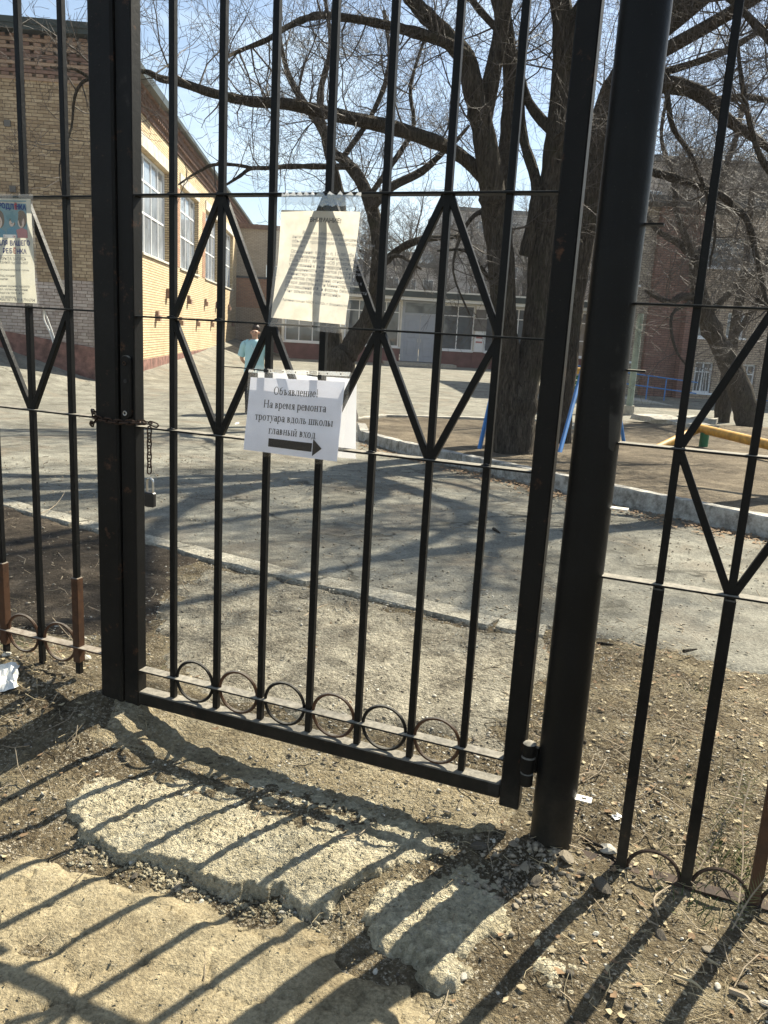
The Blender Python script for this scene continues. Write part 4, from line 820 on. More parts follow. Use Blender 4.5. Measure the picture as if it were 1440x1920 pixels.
for i in (1, 3, 5): diamond(gate, UB[i], .15, RZ['r1'], RZ['r2'], RZ['r3'])
for i in range(6):
    c = (UB[i] + UB[i + 1]) / 2; m = MB(); m.ring(G(c, RZ['r4'], .008), GT, np.array([0, 0, 1.]), .0615, .0048, 32, 6); m.obj('ring', M_rusty if i % 2 else M_blackr, gate, True)
# weld beads, lock plate, hinge
for u in UB:
    for z in (RZ['r1'], RZ['r2'], RZ['r3']):
        if rng.random() < .5: m = MB(); p = G(u, z + .003, -.002); m.tube([p - GT * .012, p, p + GT * .012], [.002, .0055, .002], 6); m.obj('weld', M_blackr, gate, True)
m = MB(); c = []
for i in range(24):
    t = 2 * math.pi * i / 24; du, dz = .0155 * math.cos(t), .0155 * math.sin(t); c.append((du - 1.489, (1.101 if dz >= 0 else .957) + dz))
m.add([G(u, z, -.024) for u, z in c] + [G(u, z, -.0125) for u, z in c], [tuple(range(24)), tuple(range(47, 23, -1))] + [(i, (i + 1) % 24, 24 + (i + 1) % 24, 24 + i) for i in range(24)])
lp = m.obj('lock_plate', M_blackr, gate, bevel=.0012)
m = MB(); m.ring(G(-1.4895, 1.095, -.0255), GT, np.array([0, 0, 1.]), .0045, .0016, 12, 5); link('bolt', m.mesh('bolt', M_chain, np.array(ABS[lp.name].translation)), lp)
m = MB(); m.ring(G(-1.4895, .958, -.0255), GT, np.array([0, 0, 1.]), .0055, .0018, 12, 5); link('bolt', m.mesh('bolt', M_zinc, np.array(ABS[lp.name].translation)), lp)
m = MB(); p = G(-1.4875, 1.047, -.0246); m.tube([p, p - GN * .001], .0055, 12); link('keyhole', m.mesh('keyhole', M_ink, np.array(ABS[lp.name].translation)), lp)
m = MB(); p = G(-.285, .135, -.012)
zs_ = [.0, .004, .035, .036, .040, .041, .078, .082, .083, .115, .12]; rs_ = [.010, .017, .017, .013, .013, .018, .018, .013, .017, .017, .009]
m.tube([p + [0, 0, z] for z in zs_], rs_, 12); m.obj('hinge', M_blackr, gate, True)
m = MB(); gb(m, -.2965, -.262, .17, .24, -.006, .004); m.obj('hinge_leaf', M_blackr, gate, bevel=.002)
# posts
tag(gtube('gate_post', None, -1.598, -1.5185, -.35, 2.35, -.022, .058, M_blackr, .006), 'square black gate post standing left of the padlocked gate', 'post')
rp = thing('gate_post', 'thick round black pipe post standing right of the gate', 'post', tuple(G(-.2125, 0, .012)))
m = MB(); b0 = G(-.2125, 0, .012); m.tube([b0 + [0, 0, z] for z in (-.35, .0, .3, 1., 2.4)], .0515, 40); m.obj('pipe', M_black, rp, True)
def lug(z, slot):
    m = MB(); u0, u1 = -.1635, -.124; a = -.004; b = .022
    if slot: # flat ear with a slot, lying level
        su0, su1, sw0, sw1 = -.149, -.137, .005, .013
        for q in ((u0, u1, a, sw0), (u0, u1, sw1, b), (u0, su0, sw0, sw1), (su1, u1, sw0, sw1)): gb(m, q[0], q[1], z, z + .003, q[2], q[3])
    else: gb(m, u0, u1, z, z + .004, a, b)
    m.obj('lug', M_zinc if slot else M_black, rp)
for z, s in ((1.469, 0), (1.166, 0), (.858, 1), (.124, 1)): lug(z, s)
# left and right fence panels
def fence(label, us, rails, dia, z0, uedge, sleeves, top, mat_low, ringpairs, ringz, mat=M_black, low=None):
    f = thing('fence_panel', label, 'fence', tuple(G(float(np.mean(us)), 0)))
    for u in us: gtube('bar', f, u - .0085, u + .0085, z0, top, .0, .017, mat, .0015)
    for u, za, zb, mt_ in sleeves: gtube('bar_sleeve', f, u - .0125, u + .0125, za, zb, -.005, .022, mt_, .002)
    for z in rails: railb(f, uedge[0], uedge[1], z, mat)
    railb(f, uedge[0], uedge[1], ringz, mat_low); railb(f, uedge[0], uedge[1], top - .02, mat)
    for uc in dia: diamond(f, uc, .15, rails[0], rails[1], rails[2], mat)
    for a, b in ringpairs: m = MB(); m.ring(G((a + b) / 2, ringz, .008), GT, np.array([0, 0, 1.]), .0615, .0048, 32, 6); m.obj('ring', mat_low, f, True)
    return f
LU = [-1.706, -1.855, -2.005, -2.155, -2.305, -2.455]
fence('rust-footed black fence panel left of the square post with a poster on it', LU, (1.532, 1.231, .934), (-1.855, -2.155), .12, (-2.6, -1.599),
      [(-1.706, .16, .435, M_rusty), (-2.005, .16, .435, M_rusty), (-2.305, .16, .435, M_rusty)], 2.25, M_rusty, [(LU[i], LU[i + 1]) for i in range(4)], .21)
RU = [-.037, .113, .262, .412, .562]
fence('black fence panel right of the pipe post sunk to its ring row', RU, (1.309, 1.008, .699), (.113, .412), -.06, (-.163, .75),
      [(u, -.06, .69, M_blackr if i != 2 else M_rusty) for i, u in enumerate(RU)], 2.0, M_rustd, [(RU[i], RU[i + 1]) for i in range(4)], -.026)
# chain and padlock
ch = thing('chain', 'rusty link chain wound round the post and gate stile', 'chain', tuple(G(-1.5, .93)))
def stadium(L, R, r): # link path in local x
    pts = []
    for k in range(7): t = -math.pi / 2 + math.pi * k / 6; pts.append((L / 2 + R * math.cos(t), R * math.sin(t), 0))
    for k in range(7): t = math.pi / 2 + math.pi * k / 6; pts.append((-L / 2 + R * math.cos(t), R * math.sin(t), 0))
    m = MB(); n = len(pts); V = []
    for i in range(n):
        p = np.array(pts[i]); tn = unit(np.array(pts[(i + 1) % n]) - np.array(pts[i - 1])); a = np.cross(tn, [0, 0, 1.])
        for j in range(6): q = 2 * math.pi * j / 6; V.append(p + r * (a * math.cos(q) + np.array([0, 0, 1.]) * math.sin(q)))
    m.add(V, [(i * 6 + j, ((i + 1) % n) * 6 + j, ((i + 1) % n) * 6 + (j + 1) % 6, i * 6 + (j + 1) % 6) for i in range(n) for j in range(6)]); return m
lm = stadium(.014, .0065, .0021).mesh('link', M_chain, smooth=True)
def links(path, ph=0):
    path = np.asarray(path, float); seg = np.r_[0, np.cumsum(np.linalg.norm(np.diff(path, axis=0), axis=1))]; s = .0; k = ph
    at = lambda q: np.array([np.interp(q, seg, path[:, i]) for i in range(3)])
    while s + .02 < seg[-1] + .004:
        a, b = at(s), at(s + .021); d = unit(b - a); ref = GN if abs(d @ GN) < .8 else np.array([0, 0, 1.]); y = unit(np.cross(ref, d)); z = np.cross(d, y)
        if k % 2: y, z = z, -y
        y2 = y * math.cos(.25) + z * math.sin(.25); z2 = np.cross(d, y2); c = (a + b) / 2
        link('link', lm, ch, Matrix(((d[0], y2[0], z2[0], c[0]), (d[1], y2[1], z2[1], c[1]), (d[2], y2[2], z2[2], c[2]), (0, 0, 0, 1)))); s += .0178; k += 1
links([G(-1.600, .925, .03), G(-1.612, .935, -.0), G(-1.603, .938, -.026), G(-1.56, .934, -.027), G(-1.518, .931, -.027), G(-1.47, .934, -.02), G(-1.45, .936, -.014), G(-1.42, .937, -.010), G(-1.40, .93, .0)])
links([G(-1.605, .928, .02), G(-1.622, .92, .0), G(-1.612, .912, -.02), G(-1.60, .922, -.03)], 1)
links([G(-1.608, .94, .03), G(-1.622, .948, .01), G(-1.610, .952, -.02), G(-1.598, .945, -.03)], 1)
links([G(-1.414, .925, -.016), G(-1.414, .90, -.017), G(-1.4145, .785, -.017)], 1)
pk = thing('padlock', 'small black padlock with steel shackle hanging from the chain', 'padlock', tuple(G(-1.424, .73, -.017)))
m = MB(); gb(m, -1.4275, -1.3965, .700, .742, -.026, -.009); m.obj('body', M_lockb, pk, bevel=.003)
m = MB(); pts = [G(-1.422, .740, -.0175)] + [G(-1.412 - .010 * math.cos(t), .772 + .010 * math.sin(t), -.0175) for t in np.linspace(0, math.pi, 9)] + [G(-1.402, .740, -.0175)]; m.tube(pts, .0032, 8); m.obj('shackle', M_steel, pk, True)

# ------------------------------------------------------------------ notices on the bars
class Sheet:                                             # a paper sheet given by its four corners on the gate plane
    def __init__(s, tl, tr, bl, br, w0, wob=.0, seed=0, wfun=None):
        k_ = (1.85 + w0) / 1.85; s.c = [np.array([q[0] * k_, 1.22 + (q[1] - 1.22) * k_]) for q in (tl, tr, bl, br)]; s.w0 = w0; s.wob = wob; s.seed = seed; s.wf = wfun
    def at(s, a, b, off=0.):                              # a 0..1 left to right, b 0..1 top to bottom
        tl, tr, bl, br = s.c; q = tl * (1 - a) * (1 - b) + tr * a * (1 - b) + bl * (1 - a) * b + br * a * b
        w = s.w0 + (s.wf(a, b) if s.wf else 0) + s.wob * float(fbm(np.array(a * 3. + s.seed), np.array(b * 4. + s.seed), 1., 3))
        return G(q[0], q[1], w - off)
    def grid(s, a0, a1, b0, b1, na, nb, off=0.):
        m = MB(); V = [s.at(a0 + (a1 - a0) * i / na, b0 + (b1 - b0) * j / nb, off) for i in range(na + 1) for j in range(nb + 1)]
        return m.add(V, [(i * (nb + 1) + j, i * (nb + 1) + j + 1, (i + 1) * (nb + 1) + j + 1, (i + 1) * (nb + 1) + j) for i in range(na) for j in range(nb)])
    def put(s, name, parent, mat, polys, off=.0009):      # flat print: polygons in (a, b)
        m = MB()
        for k, q in enumerate(polys): m.add([s.at(x, y, off + .00001 * (k % 7)) for x, y in q], [tuple(range(len(q)))])
        o = m.obj(name, mat, parent); return o
def skinny(o, th=.0004):
    return o
def font_polys(txt, bold=0., shear=0.):                   # outline triangles of a line of sans text, unit em
    cu = bpy.data.curves.new('t', 'FONT'); cu.body = txt; cu.size = 1; cu.resolution_u = 2; cu.offset = bold; cu.shear = shear; o = bpy.data.objects.new('t', cu); COL.objects.link(o)
    bpy.context.view_layer.update(); dg = bpy.context.evaluated_depsgraph_get(); me = bpy.data.meshes.new_from_object(o.evaluated_get(dg))
    v = [(p.co.x, p.co.y) for p in me.vertices]; f = [[v[i] for i in p.vertices] for p in me.polygons]; bpy.data.objects.remove(o); bpy.data.curves.remove(cu); bpy.data.meshes.remove(me)
    return f, max([p[0] for p in v], default=0)
# a small serif alphabet for the white notice: stems, hairlines, serifs and stressed rings
SW, HW, XH, CH = .105, .038, .46, .68
def S_(x, h, y0=0., serif=True): 
    q = [[(x, y0), (x + SW, y0), (x + SW, h), (x, h)]]
    if serif: q += [[(x - .055, y), (x + SW + .055, y), (x + SW + .055, y + .032), (x - .055, y + .032)] for y in (y0, h - .032)]
    return q
def H_(x0, x1, y, t=HW): return [[(x0, y), (x1, y), (x1, y + t), (x0, y + t)]]
def R_(cx, cy, rx, ry, t0=0, t1=360, n=20): # stressed ring segment
    o = []; 
    for i in range(n):
        a, b = (math.radians(t0 + (t1 - t0) * k / n) for k in (i, i + 1)); th = lambda t: (SW * .98 * abs(math.cos(t)) ** 1.5 + HW * abs(math.sin(t)) ** 1.5)
        p = lambda t, k: (cx + (rx - k * th(t)) * math.cos(t), cy + (ry - k * min(th(t), .06)) * math.sin(t))
        o.append([p(a, 0), p(b, 0), p(b, 1), p(a, 1)])
    return o
def D_(x0, y0, x1, y1, w): return [[(x0, y0), (x0 + w, y0), (x1 + w, y1), (x1, y1)]]
def bowl(x, h0, h1, w): return R_(x, (h0 + h1) / 2, w, (h1 - h0) / 2, -90, 90, 12)
GL = {
 'О': (R_(.36, .34, .33, .35), .76), 'о': (R_(.25, .23, .22, .24), .54), 'Н': (S_(.06, CH) + S_(.55, CH) + H_(.1, .6, .33), .78), 'н': (S_(.06, XH) + S_(.37, XH) + H_(.1, .4, .22), .58),
 'б': (R_(.25, .21, .22, .22) + R_(.33, .36, .30, .28, 100, 190, 8) + D_(.27, .6, .42, .68, .05), .54), 'ъ': (S_(.16, XH) + bowl(.26, 0, .26, .22) + H_(.03, .2, XH - .035) + D_(.03, .34, .03, XH, .03), .56),
 'я': (S_(.33, XH) + R_(.33, .34, .22, .13, 90, 270, 12) + D_(.05, 0, .25, .22, .09), .54), 'в': (S_(.07, XH) + bowl(.17, .22, XH, .2) + bowl(.17, 0, .25, .24), .5),
 'л': (S_(.34, XH) + D_(.06, .02, .16, XH - .02, .05) + H_(.12, .36, XH - .035) + R_(.06, .05, .06, .06, 0, 360, 8), .55), 'е': (R_(.24, .23, .21, .24, 0, 318, 18) + H_(.06, .44, .24), .48),
 'и': (S_(.06, XH) + S_(.37, XH) + D_(.12, .06, .38, .36, .05), .58), 'й': (S_(.06, XH) + S_(.37, XH) + D_(.12, .06, .38, .36, .05) + R_(.27, .62, .14, .1, 180, 360, 8), .58),
 'а': (R_(.21, .14, .17, .15) + S_(.31, .36, 0, False) + R_(.24, .34, .175, .13, 10, 165, 10) + H_(.4, .47, .0, .05), .49), 'р': (S_(.06, XH, -.2) + R_(.27, .23, .22, .24), .54),
 'м': (S_(.05, XH) + S_(.5, XH) + D_(.12, XH, .3, .04, .07) + D_(.3, .04, .5, XH, .03), .7), 'т': (S_(.19, XH) + H_(.03, .46, XH - .04) + D_(.03, .33, .03, XH, .03) + D_(.43, .33, .43, XH, .03), .5),
 'у': (D_(.06, XH, .24, .04, .09) + D_(.13, -.12, .4, XH, .035) + R_(.1, -.13, .07, .06) + H_(.01, .2, XH - .03) + H_(.32, .48, XH - .03), .49), 'д': (S_(.32, XH, .0, False) + D_(.1, .03, .17, XH, .04) + H_(.14, .42, XH - .035) + H_(.03, .5, 0, .045) + D_(.03, -.13, .03, .03, .035) + D_(.465, -.13, .465, .03, .035), .54),
 'ь': (S_(.07, XH) + bowl(.17, 0, .26, .24), .48), 'ш': (S_(.05, XH) + S_(.33, XH) + S_(.61, XH) + H_(.05, .7, 0, .035), .8), 'к': (S_(.06, XH) + D_(.18, .22, .36, XH - .02, .05) + D_(.36, 0, .2, .24, .1) + H_(.33, .5, 0, .03), .53),
 'ы': (S_(.06, XH) + bowl(.16, 0, .26, .2) + S_(.5, XH), .71), 'г': (S_(.07, XH) + H_(.1, .4, XH - .04) + D_(.37, .32, .37, XH, .03), .43), 'х': (D_(.36, 0, .06, XH, .1) + D_(.07, 0, .4, XH, .035) + H_(.0, .18, 0, .03) + H_(.32, .5, 0, .03) + H_(.0, .18, XH - .03, .03) + H_(.32, .5, XH - .03, .03), .51),
 'п': (S_(.06, XH) + S_(.37, XH) + H_(.1, .4, XH - .04), .58), '!': (D_(.12, .17, .1, CH, .07) + R_(.15, .055, .06, .06), .3), ' ': ([], .27)}
def serif_polys(txt):
    x = 0; o = []
    for c in txt:
        q, w = GL[c]; o += [[(px + x, py) for px, py in p] for p in q]; x += w
    return o, x
def lay(polys, width, size, sh, a0, b0, W_, H_, align='l', slant=0.):   # em polygons -> sheet coordinates; size in metres
    s = size; dx = {'l': 0, 'c': -width * s / 2, 'r': -width * s}[align]
    return [[(a0 + (dx + x * s) / W_, b0 - y * s / H_ + slant * (dx + x * s) / W_) for x, y in p] for p in polys]
# --- yellowed notice
def wA(a, b): return .006 * math.sin(a * 3.1) * (1 - b) - .016 * max(0, b - .78) * math.sin(a * 9 + 1) * 2.2 + .004 * math.sin(b * 5)
sA = Sheet((-1.030, 1.512), (-.809, 1.508), (-1.046, 1.226), (-.836, 1.218), -.017, .003, 3, wA)
nA = thing('notice', 'yellowed paper notice in a clear sleeve taped to the gate bars', 'notice', tuple(G(-.93, 1.22, -.017)))
tag(sA.grid(.01, .975, .045, .955, 34, 44).obj('paper', M_paperA, nA, True))
sA.grid(-.025, 1.02, -.02, 1.03, 22, 28, .0016).obj('sleeve', M_film, nA, True)
lines = [('ВНИМАНИЕ!', .56, .135, .0125, 'c', .012), ('В целях обеспечения', .29, .235, .0088, 'l', 0), ('антитеррористической защищенности', .17, .271, .0088, 'l', 0), ('объекта, проход через территорию школы', .17, .307, .0088, 'l', 0), ('закрыт.', .17, .343, .0088, 'l', 0)]
body = ['Основание: п.п. «а» п. 17, пп. «б» п. 18', 'постановления Правительства РФ от', '02.08.2019 г. № 1006 «Об утверждении', 'требований к антитеррористической', 'защищенности объектов (территорий)', 'Министерства Просвещения РФ и', 'объектов (территорий) относящихся к', 'сфере деятельности Министерства', 'Просвещения РФ, и формы безопасности', 'этих объектов (территорий)»']
lines += [(l, .165 - .003 * i, .392 + .037 * i, .0092, 'l', .004) for i, l in enumerate(body)] + [('Администрация МБОУ «СОШ», г. Владивосток', .13, .80, .0068, 'l', .004)]
for txt, a, b, sz, al, bo in lines:
    fp_, wd_ = font_polys(txt, bo); sA.put('print', nA, M_ink if sz > .01 else I_grey, lay(fp_, wd_, sz * 1.25 if sz < .01 else sz * 1.15, sA, a, b, .221, .29, al, .012), .0008)
m = MB(); 
for a0, a1, sd_ in ((.38, .98, 1), (.02, .42, 2)):
    V = []; n = 14
    for i in range(n + 1):
        a = a0 + (a1 - a0) * i / n; jt = lambda s: .006 * math.sin(i * 2.3 + s + sd_); p = sA.at(a, -.03, .003); 
        V += [p + np.array([0, 0, .018 + jt(1)]), p + GN * jt(2) * .5 + np.array([0, 0, .002]), p + np.array([0, 0, -.010 + jt(3) * .4])]
    m.add(V, [(i * 3 + j, i * 3 + j + 1, i * 3 + 4 + j, i * 3 + 3 + j) for i in range(n) for j in (0, 1)])
m.obj('tape', M_tape, nA, True)
# --- white arrow notice (front) and the second sheet behind the bars
def wB(a, b): return -.008 * b - .012 * max(0, a - .86) * (1 if b > .1 else .3) + .002 * math.sin(a * 7)
sB = Sheet((-1.108, 1.096), (-.826, 1.106), (-1.121, .886), (-.836, .884), -.018, .0025, 9, wB)
nB = thing('notice', 'white sheet announcement with big black arrow pointing right', 'notice', tuple(G(-.97, .88, -.02)))
sB.grid(.012, .975, .055, .965, 34, 26).obj('paper', M_paperB, nB, True)
sB.grid(-.01, 1.025, -.055, 1.02, 24, 20, .0015).obj('sleeve', M_film, nB, True)
Wb, Hb = .283, .215
for txt, a, b, sz in (('Объявление!', .50, .250, .0265), ('На время ремонта', .50, .415, .0265), ('тротуара вдоль школы', .50, .573, .0265), ('главный вход', .50, .728, .0265)):
    q, wd_ = serif_polys(txt); kx = {'О': .46, 'Н': .645, 'т': .805, 'г': .49}[txt[0]] * .283 / (wd_ * .0300); sB.put('print', nB, M_ink, lay([[(x * kx, y) for x, y in p_] for p_ in q], wd_ * kx, .0300, sB, a, b, Wb, Hb, 'c', .0), .0009)
sB.put('arrow', nB, M_ink, [[(a, .785), (a + .052, .785), (a + .052, .888), (a, .888)] for a in np.arange(.265, .70, .05)] + [[(.725, .735), (.815, .838), (.725, .938)]], .0009)
m = MB()                                                  # perforated white binding strip along the top of the sleeve
st = sB.grid(-.01, 1.02, -.052, -.006, 24, 2, .0022); st.obj('binding_strip', M_tape, nB, True)
sB.put('punch_hole', nB, M_ink, [[(x + .008 * math.cos(t) * .7, -.028 + .010 * math.sin(t)) for t in np.linspace(0, 6.28, 9)[:-1]] for x in (.05, .17, .22, .35, .48, .6, .72, .80, .93)], .0027)
# second sheet hanging on the far side of the bars
sD = Sheet((-1.09, 1.108), (-.800, 1.108), (-1.085, .888), (-.797, .898), .026, .002, 31, lambda a, b: .012 * b)
nD = thing('notice', 'back of a second white sheet hanging behind the bars at the arrow notice', 'notice', tuple(G(-.94, .89, .03)))
sD.grid(.02, .99, .03, .985, 24, 18).obj('paper', M_paperB2, nD, True); sD.grid(-.01, 1.01, -.04, 1.01, 12, 10, -.0015).obj('sleeve', M_film, nD, True)
zt_ = thing('cable_tie', 'black cable tie holding the arrow notice to the bars', 'cable tie', tuple(G(-1.06, 1.105, -.02)))
m = MB(); m.tube([G(-1.175, 1.108, -.026), G(-1.12, 1.109, -.03), G(-1.06, 1.106, -.022), G(-1.045, 1.106, -.010)], [.0011, .0016, .0018, .0018], 6); m.obj('tail', M_lockb, zt_, True)
m = MB(); gb(m, -1.052, -1.040, 1.101, 1.111, -.026, -.019); m.obj('head', M_lockb, zt_, bevel=.001)
zt2 = thing('cable_tie', 'short black cable tie at the right top of the arrow notice', 'cable tie', tuple(G(-.905, 1.10, -.02)))
m = MB(); m.tube([G(-.928, 1.104, -.024), G(-.91, 1.103, -.026), G(-.893, 1.102, -.018)], .0018, 6); m.obj('tail', M_lockb, zt2, True); m = MB(); gb(m, -.899, -.888, 1.097, 1.107, -.025, -.018); m.obj('head', M_lockb, zt2, bevel=.001)
# --- children's club poster on the left panel
sC = Sheet((-2.022, 1.540), (-1.817, 1.537), (-2.012, 1.236), (-1.806, 1.239), -.017, .0025, 15, lambda a, b: .004 * math.sin(a * 3) + .008 * max(0, b - .8) - .004 * b)
nC = thing('poster', 'sunlit school club poster with children printed on it at the left edge', 'poster', tuple(G(-1.92, 1.24, -.017)))
sC.grid(.0, .96, .03, .985, 28, 40).obj('paper', M_paperC, nC, True); sC.grid(-.01, 1.01, -.01, 1.01, 20, 26, .0016).obj('sleeve', M_film, nC, True)
Wc, Hc = .205, .30
def ell(cx, cy, rx, ry, n=20, t0=0, t1=360): return [(cx + rx * math.cos(math.radians(t0 + (t1 - t0) * k / n)), cy + ry * math.sin(math.radians(t0 + (t1 - t0) * k / n))) for k in range(n)]
box = lambda a, b, c, d: [(a, c), (b, c), (b, d), (a, d)]
sC.put('picture_ground', nC, I_teal, [box(.08 + .079 * i, .08 + .079 * (i + 1), .075, .385) for i in range(10)], .0006)
sC.put('top_band', nC, I_tealb, [box(.08, .87, .050, .058)], .0007)
kids = [(.77, .225, .105, .075, I_hair, I_face, I_pink), (.59, .215, .085, .075, I_hair, I_face, I_tealb), (.36, .23, .10, .08, I_hair, I_face, I_tealb)]
for cx, cy, rx, ry, h, f, s_ in kids:
    sC.put('printed_shirt', nC, s_, [[(cx - rx * 1.4, .385), (cx - rx * 1.15, cy + ry * 1.2), (cx, cy + ry * .9), (min(cx + rx * 1.0, .868), cy + ry * 1.2), (min(cx + rx * 1.2, .868), .385)]], .0010)
    sC.put('printed_hair', nC, h, [ell(cx, cy - ry * .15, rx * .95, ry * 1.05)], .0012); sC.put('printed_face', nC, f, [ell(cx - rx * .1, cy + ry * .2, rx * .62, ry * .72)], .0014)
    sC.put('printed_features', nC, I_hair, [ell(cx - rx * .35, cy + ry * .08, rx * .08, ry * .06, 8), ell(cx + rx * .15, cy + ry * .08, rx * .08, ry * .06, 8), ell(cx - rx * .1, cy + ry * .5, rx * .25, ry * .08, 8, 0, 180)], .0016)
def capt(txt, a, b, sz, mat, al='r', bo=.0, sl=0., off=.0018):
    fp_, wd_ = font_polys(txt, bo); sC.put('print', nC, mat, lay(fp_, wd_, sz, sC, a, b, Wc, Hc, al, sl), off)
capt('ПРОДЛ', .635, .128, .0195, I_blue, 'r', .03, .05); capt('Ё', .702, .130, .0195, I_red, 'r', .03, .05); capt('НКА', .87, .134, .0195, I_blue, 'r', .03, .05)
sC.put('caption_band', nC, I_white, [box(.42, .66, .357, .388)], .0019); capt('1-4 классы', .645, .381, .0088, I_red, 'r', .01, 0, .0022)
capt('ДЛЯ', .49, .455, .0185, I_blue, 'r', .02, 0); capt('ВАШЕГО', .905, .453, .0185, I_blue, 'r', .025, -.01); capt('РЕ', .50, .528, .0185, I_blue, 'r', .025); capt('Б', .568, .528, .0185, I_blue, 'r', .025); capt('Ё', .635, .528, .0185, I_red, 'r', .025); capt('НКА', .835, .530, .0185, I_blue, 'r', .025)
sC.put('rule', nC, I_grey, [box(.1, .90, .548, .551)]); capt('ОТКРЫТА ЗАПИСЬ', .82, .592, .0125, I_grey, 'r', .008); capt('НА УЧЕБНЫЙ год 2026-2027', .85, .626, .0105, I_grey, 'r', .008)
capt('возможной оплаты от суммы', .86, .69, .0085, I_grey, 'r', .006)
for i, l in enumerate(('прогулка, обед, полдник', 'внеурочные занятия', 'кружки', 'выполнение заданий, просмотр', 'English, математика, чтение', 'опытные педагоги, театр, игры')): capt(l, (.60, .46, .30, .86, .82, .74)[i], .745 + .032 * i, .0092, I_grey, 'r', .006)
capt('Запись по телефону:', .60, .945, .0095, I_grey, 'r', .006); capt('456716  /  8(914)7916704', .93, .972, .0125, I_grey, 'r', .006)
cd = thing('cord', 'frayed white cord hanging from the rail below the poster', 'cord', tuple(G(-1.80, 1.23)))
m = MB(); m.tube(catmull([G(-1.800, 1.232, .01), G(-1.803, 1.20, .012), G(-1.785, 1.165, .014), G(-1.772, 1.130, .014)], 5), .0022, 6); m.tube(catmull([G(-1.795, 1.234, .0), G(-1.788, 1.20, .01), G(-1.780, 1.165, .018), G(-1.768, 1.128, .018)], 5), .0022, 6); m.obj('strand', M_plastic, cd, True)

# ------------------------------------------------------------------ playground things
Hi = lambda x, y: float(T(x, y)) + .11
def onisl(px, py): p = P(px, py, .11); return p
for pts, top, lb in (((onisl(897, 843), onisl(990, 838)), A(957, 585, 11.6), 'blue splayed tubular swing legs left of the twin trunk'), ((onisl(1047, 850), onisl(1172, 828)), A(1128, 560, 13.), 'blue splayed tubular swing legs behind the round gate post')):
    swing = thing('swing_frame', lb, 'swing frame', tuple(pts[0]), 'blue playground swing legs')
    for a in pts: m = MB(); m.tube([a - [0, 0, .08], top], .030, 10); m.obj('leg', M_blue, swing, True)
    m = MB(); m.tube([top - [0, 0, .06], top + [0, 0, .05]], .05, 10); m.obj('joint_collar', M_blue, swing, True)
lg = thing('balance_beam', 'orange-yellow round balance beam on short green stakes', 'balance beam', tuple(onisl(1325, 845)))
b0 = A(1312, 803, 13.4); b1 = A(1500, 848, 10.9); lo_ = onisl(1232, 838)
m = MB(); m.tube([b0, b1], .075, 16); m.obj('beam', M_yel, lg, True); m = MB(); m.tube([lo_ - [0, 0, .03], b0 + np.array([-.02, .0, -.01])], .068, 14); m.obj('ramp_pole', M_yel, lg, True)
for k in (.07, .80):
    p = b0 + (b1 - b0) * k; m = MB(); m.tube([[p[0], p[1], float(T(p[0], p[1])) - .1], [p[0], p[1], p[2] - .05]], .072, 12); m.obj('stake', M_grn, lg, True)
bp = A(1071, 700, 20.); bq = bp.copy(); bq[2] = Hi(bp[0], bp[1]); bn = thing('playhouse_bench', 'small green slatted bench with an orange top board between stile and post', 'bench', tuple(bq))
for k in range(4): m = MB(); m.box(bq[0] - .45, bq[0] + .45, bq[1] - .02, bq[1] + .03, bp[2] - .05 - k * .12 - .09, bp[2] - .05 - k * .12); m.obj('slat', M_grn, bn)
m = MB(); m.box(bq[0] - .5, bq[0] + .5, bq[1] - .1, bq[1] + .3, bp[2], bp[2] + .14); m.obj('top_board', M_yel, bn)
for s in (-.42, .42): m = MB(); m.box(bq[0] + s - .04, bq[0] + s + .04, bq[1] + .032, bq[1] + .1, bq[2] - .1, bp[2]); m.obj('leg', M_grn, bn)
pp = P(1178, 779); po = thing('utility_pole', 'pale green-grey utility pole just right of the round gate post', 'pole', tuple(pp))
m = MB(); m.tube([pp - [0, 0, .2], pp + [0, 0, 1.], pp + [.0, 0, 2.5]], [.085, .08, .075], 14); m.obj('shaft', M_polegreen, po, True); m = MB(); m.tube([pp - [0, 0, .1], pp + [0, 0, .25]], .13, 14); m.obj('footing', M_kerb, po, True)
for (x0, y0), (x1, y1), dp, lb in (((1184, 781), (1285, 800), .9, 'long thin broken concrete slab lying before the ramp'), ((1268, 783), (1342, 790), .5, 'short pale concrete slab leaning at the foot of the stubby trunk'), ((1030, 800), (1085, 805), .7, 'dark broken concrete lump behind the swing leg')):
    p, q = P(x0, y0, .12), P(x1, y1, .12); d = unit(q - p) * [1, 1, 0]; n_ = np.array([-d[1], d[0], 0]); m = MB(); V = []
    for k in range(7):
        c = p + (q - p) * k / 6
        for o in (0, dp):
            for zz in (-.08, .05): V.append(c + n_ * (o + rng.uniform(-.06, .06)) + [0, 0, zz + rng.uniform(-.03, .03)])
    m.add(V, [(k * 4 + i, k * 4 + j, k * 4 + 4 + j, k * 4 + 4 + i) for k in range(6) for i, j in ((0, 1), (1, 3), (3, 2), (2, 0))] + [(0, 1, 3, 2), (24, 26, 27, 25)])
    o = m.obj('concrete_slab', M_kerb, None); tag(o, lb, 'concrete slab')
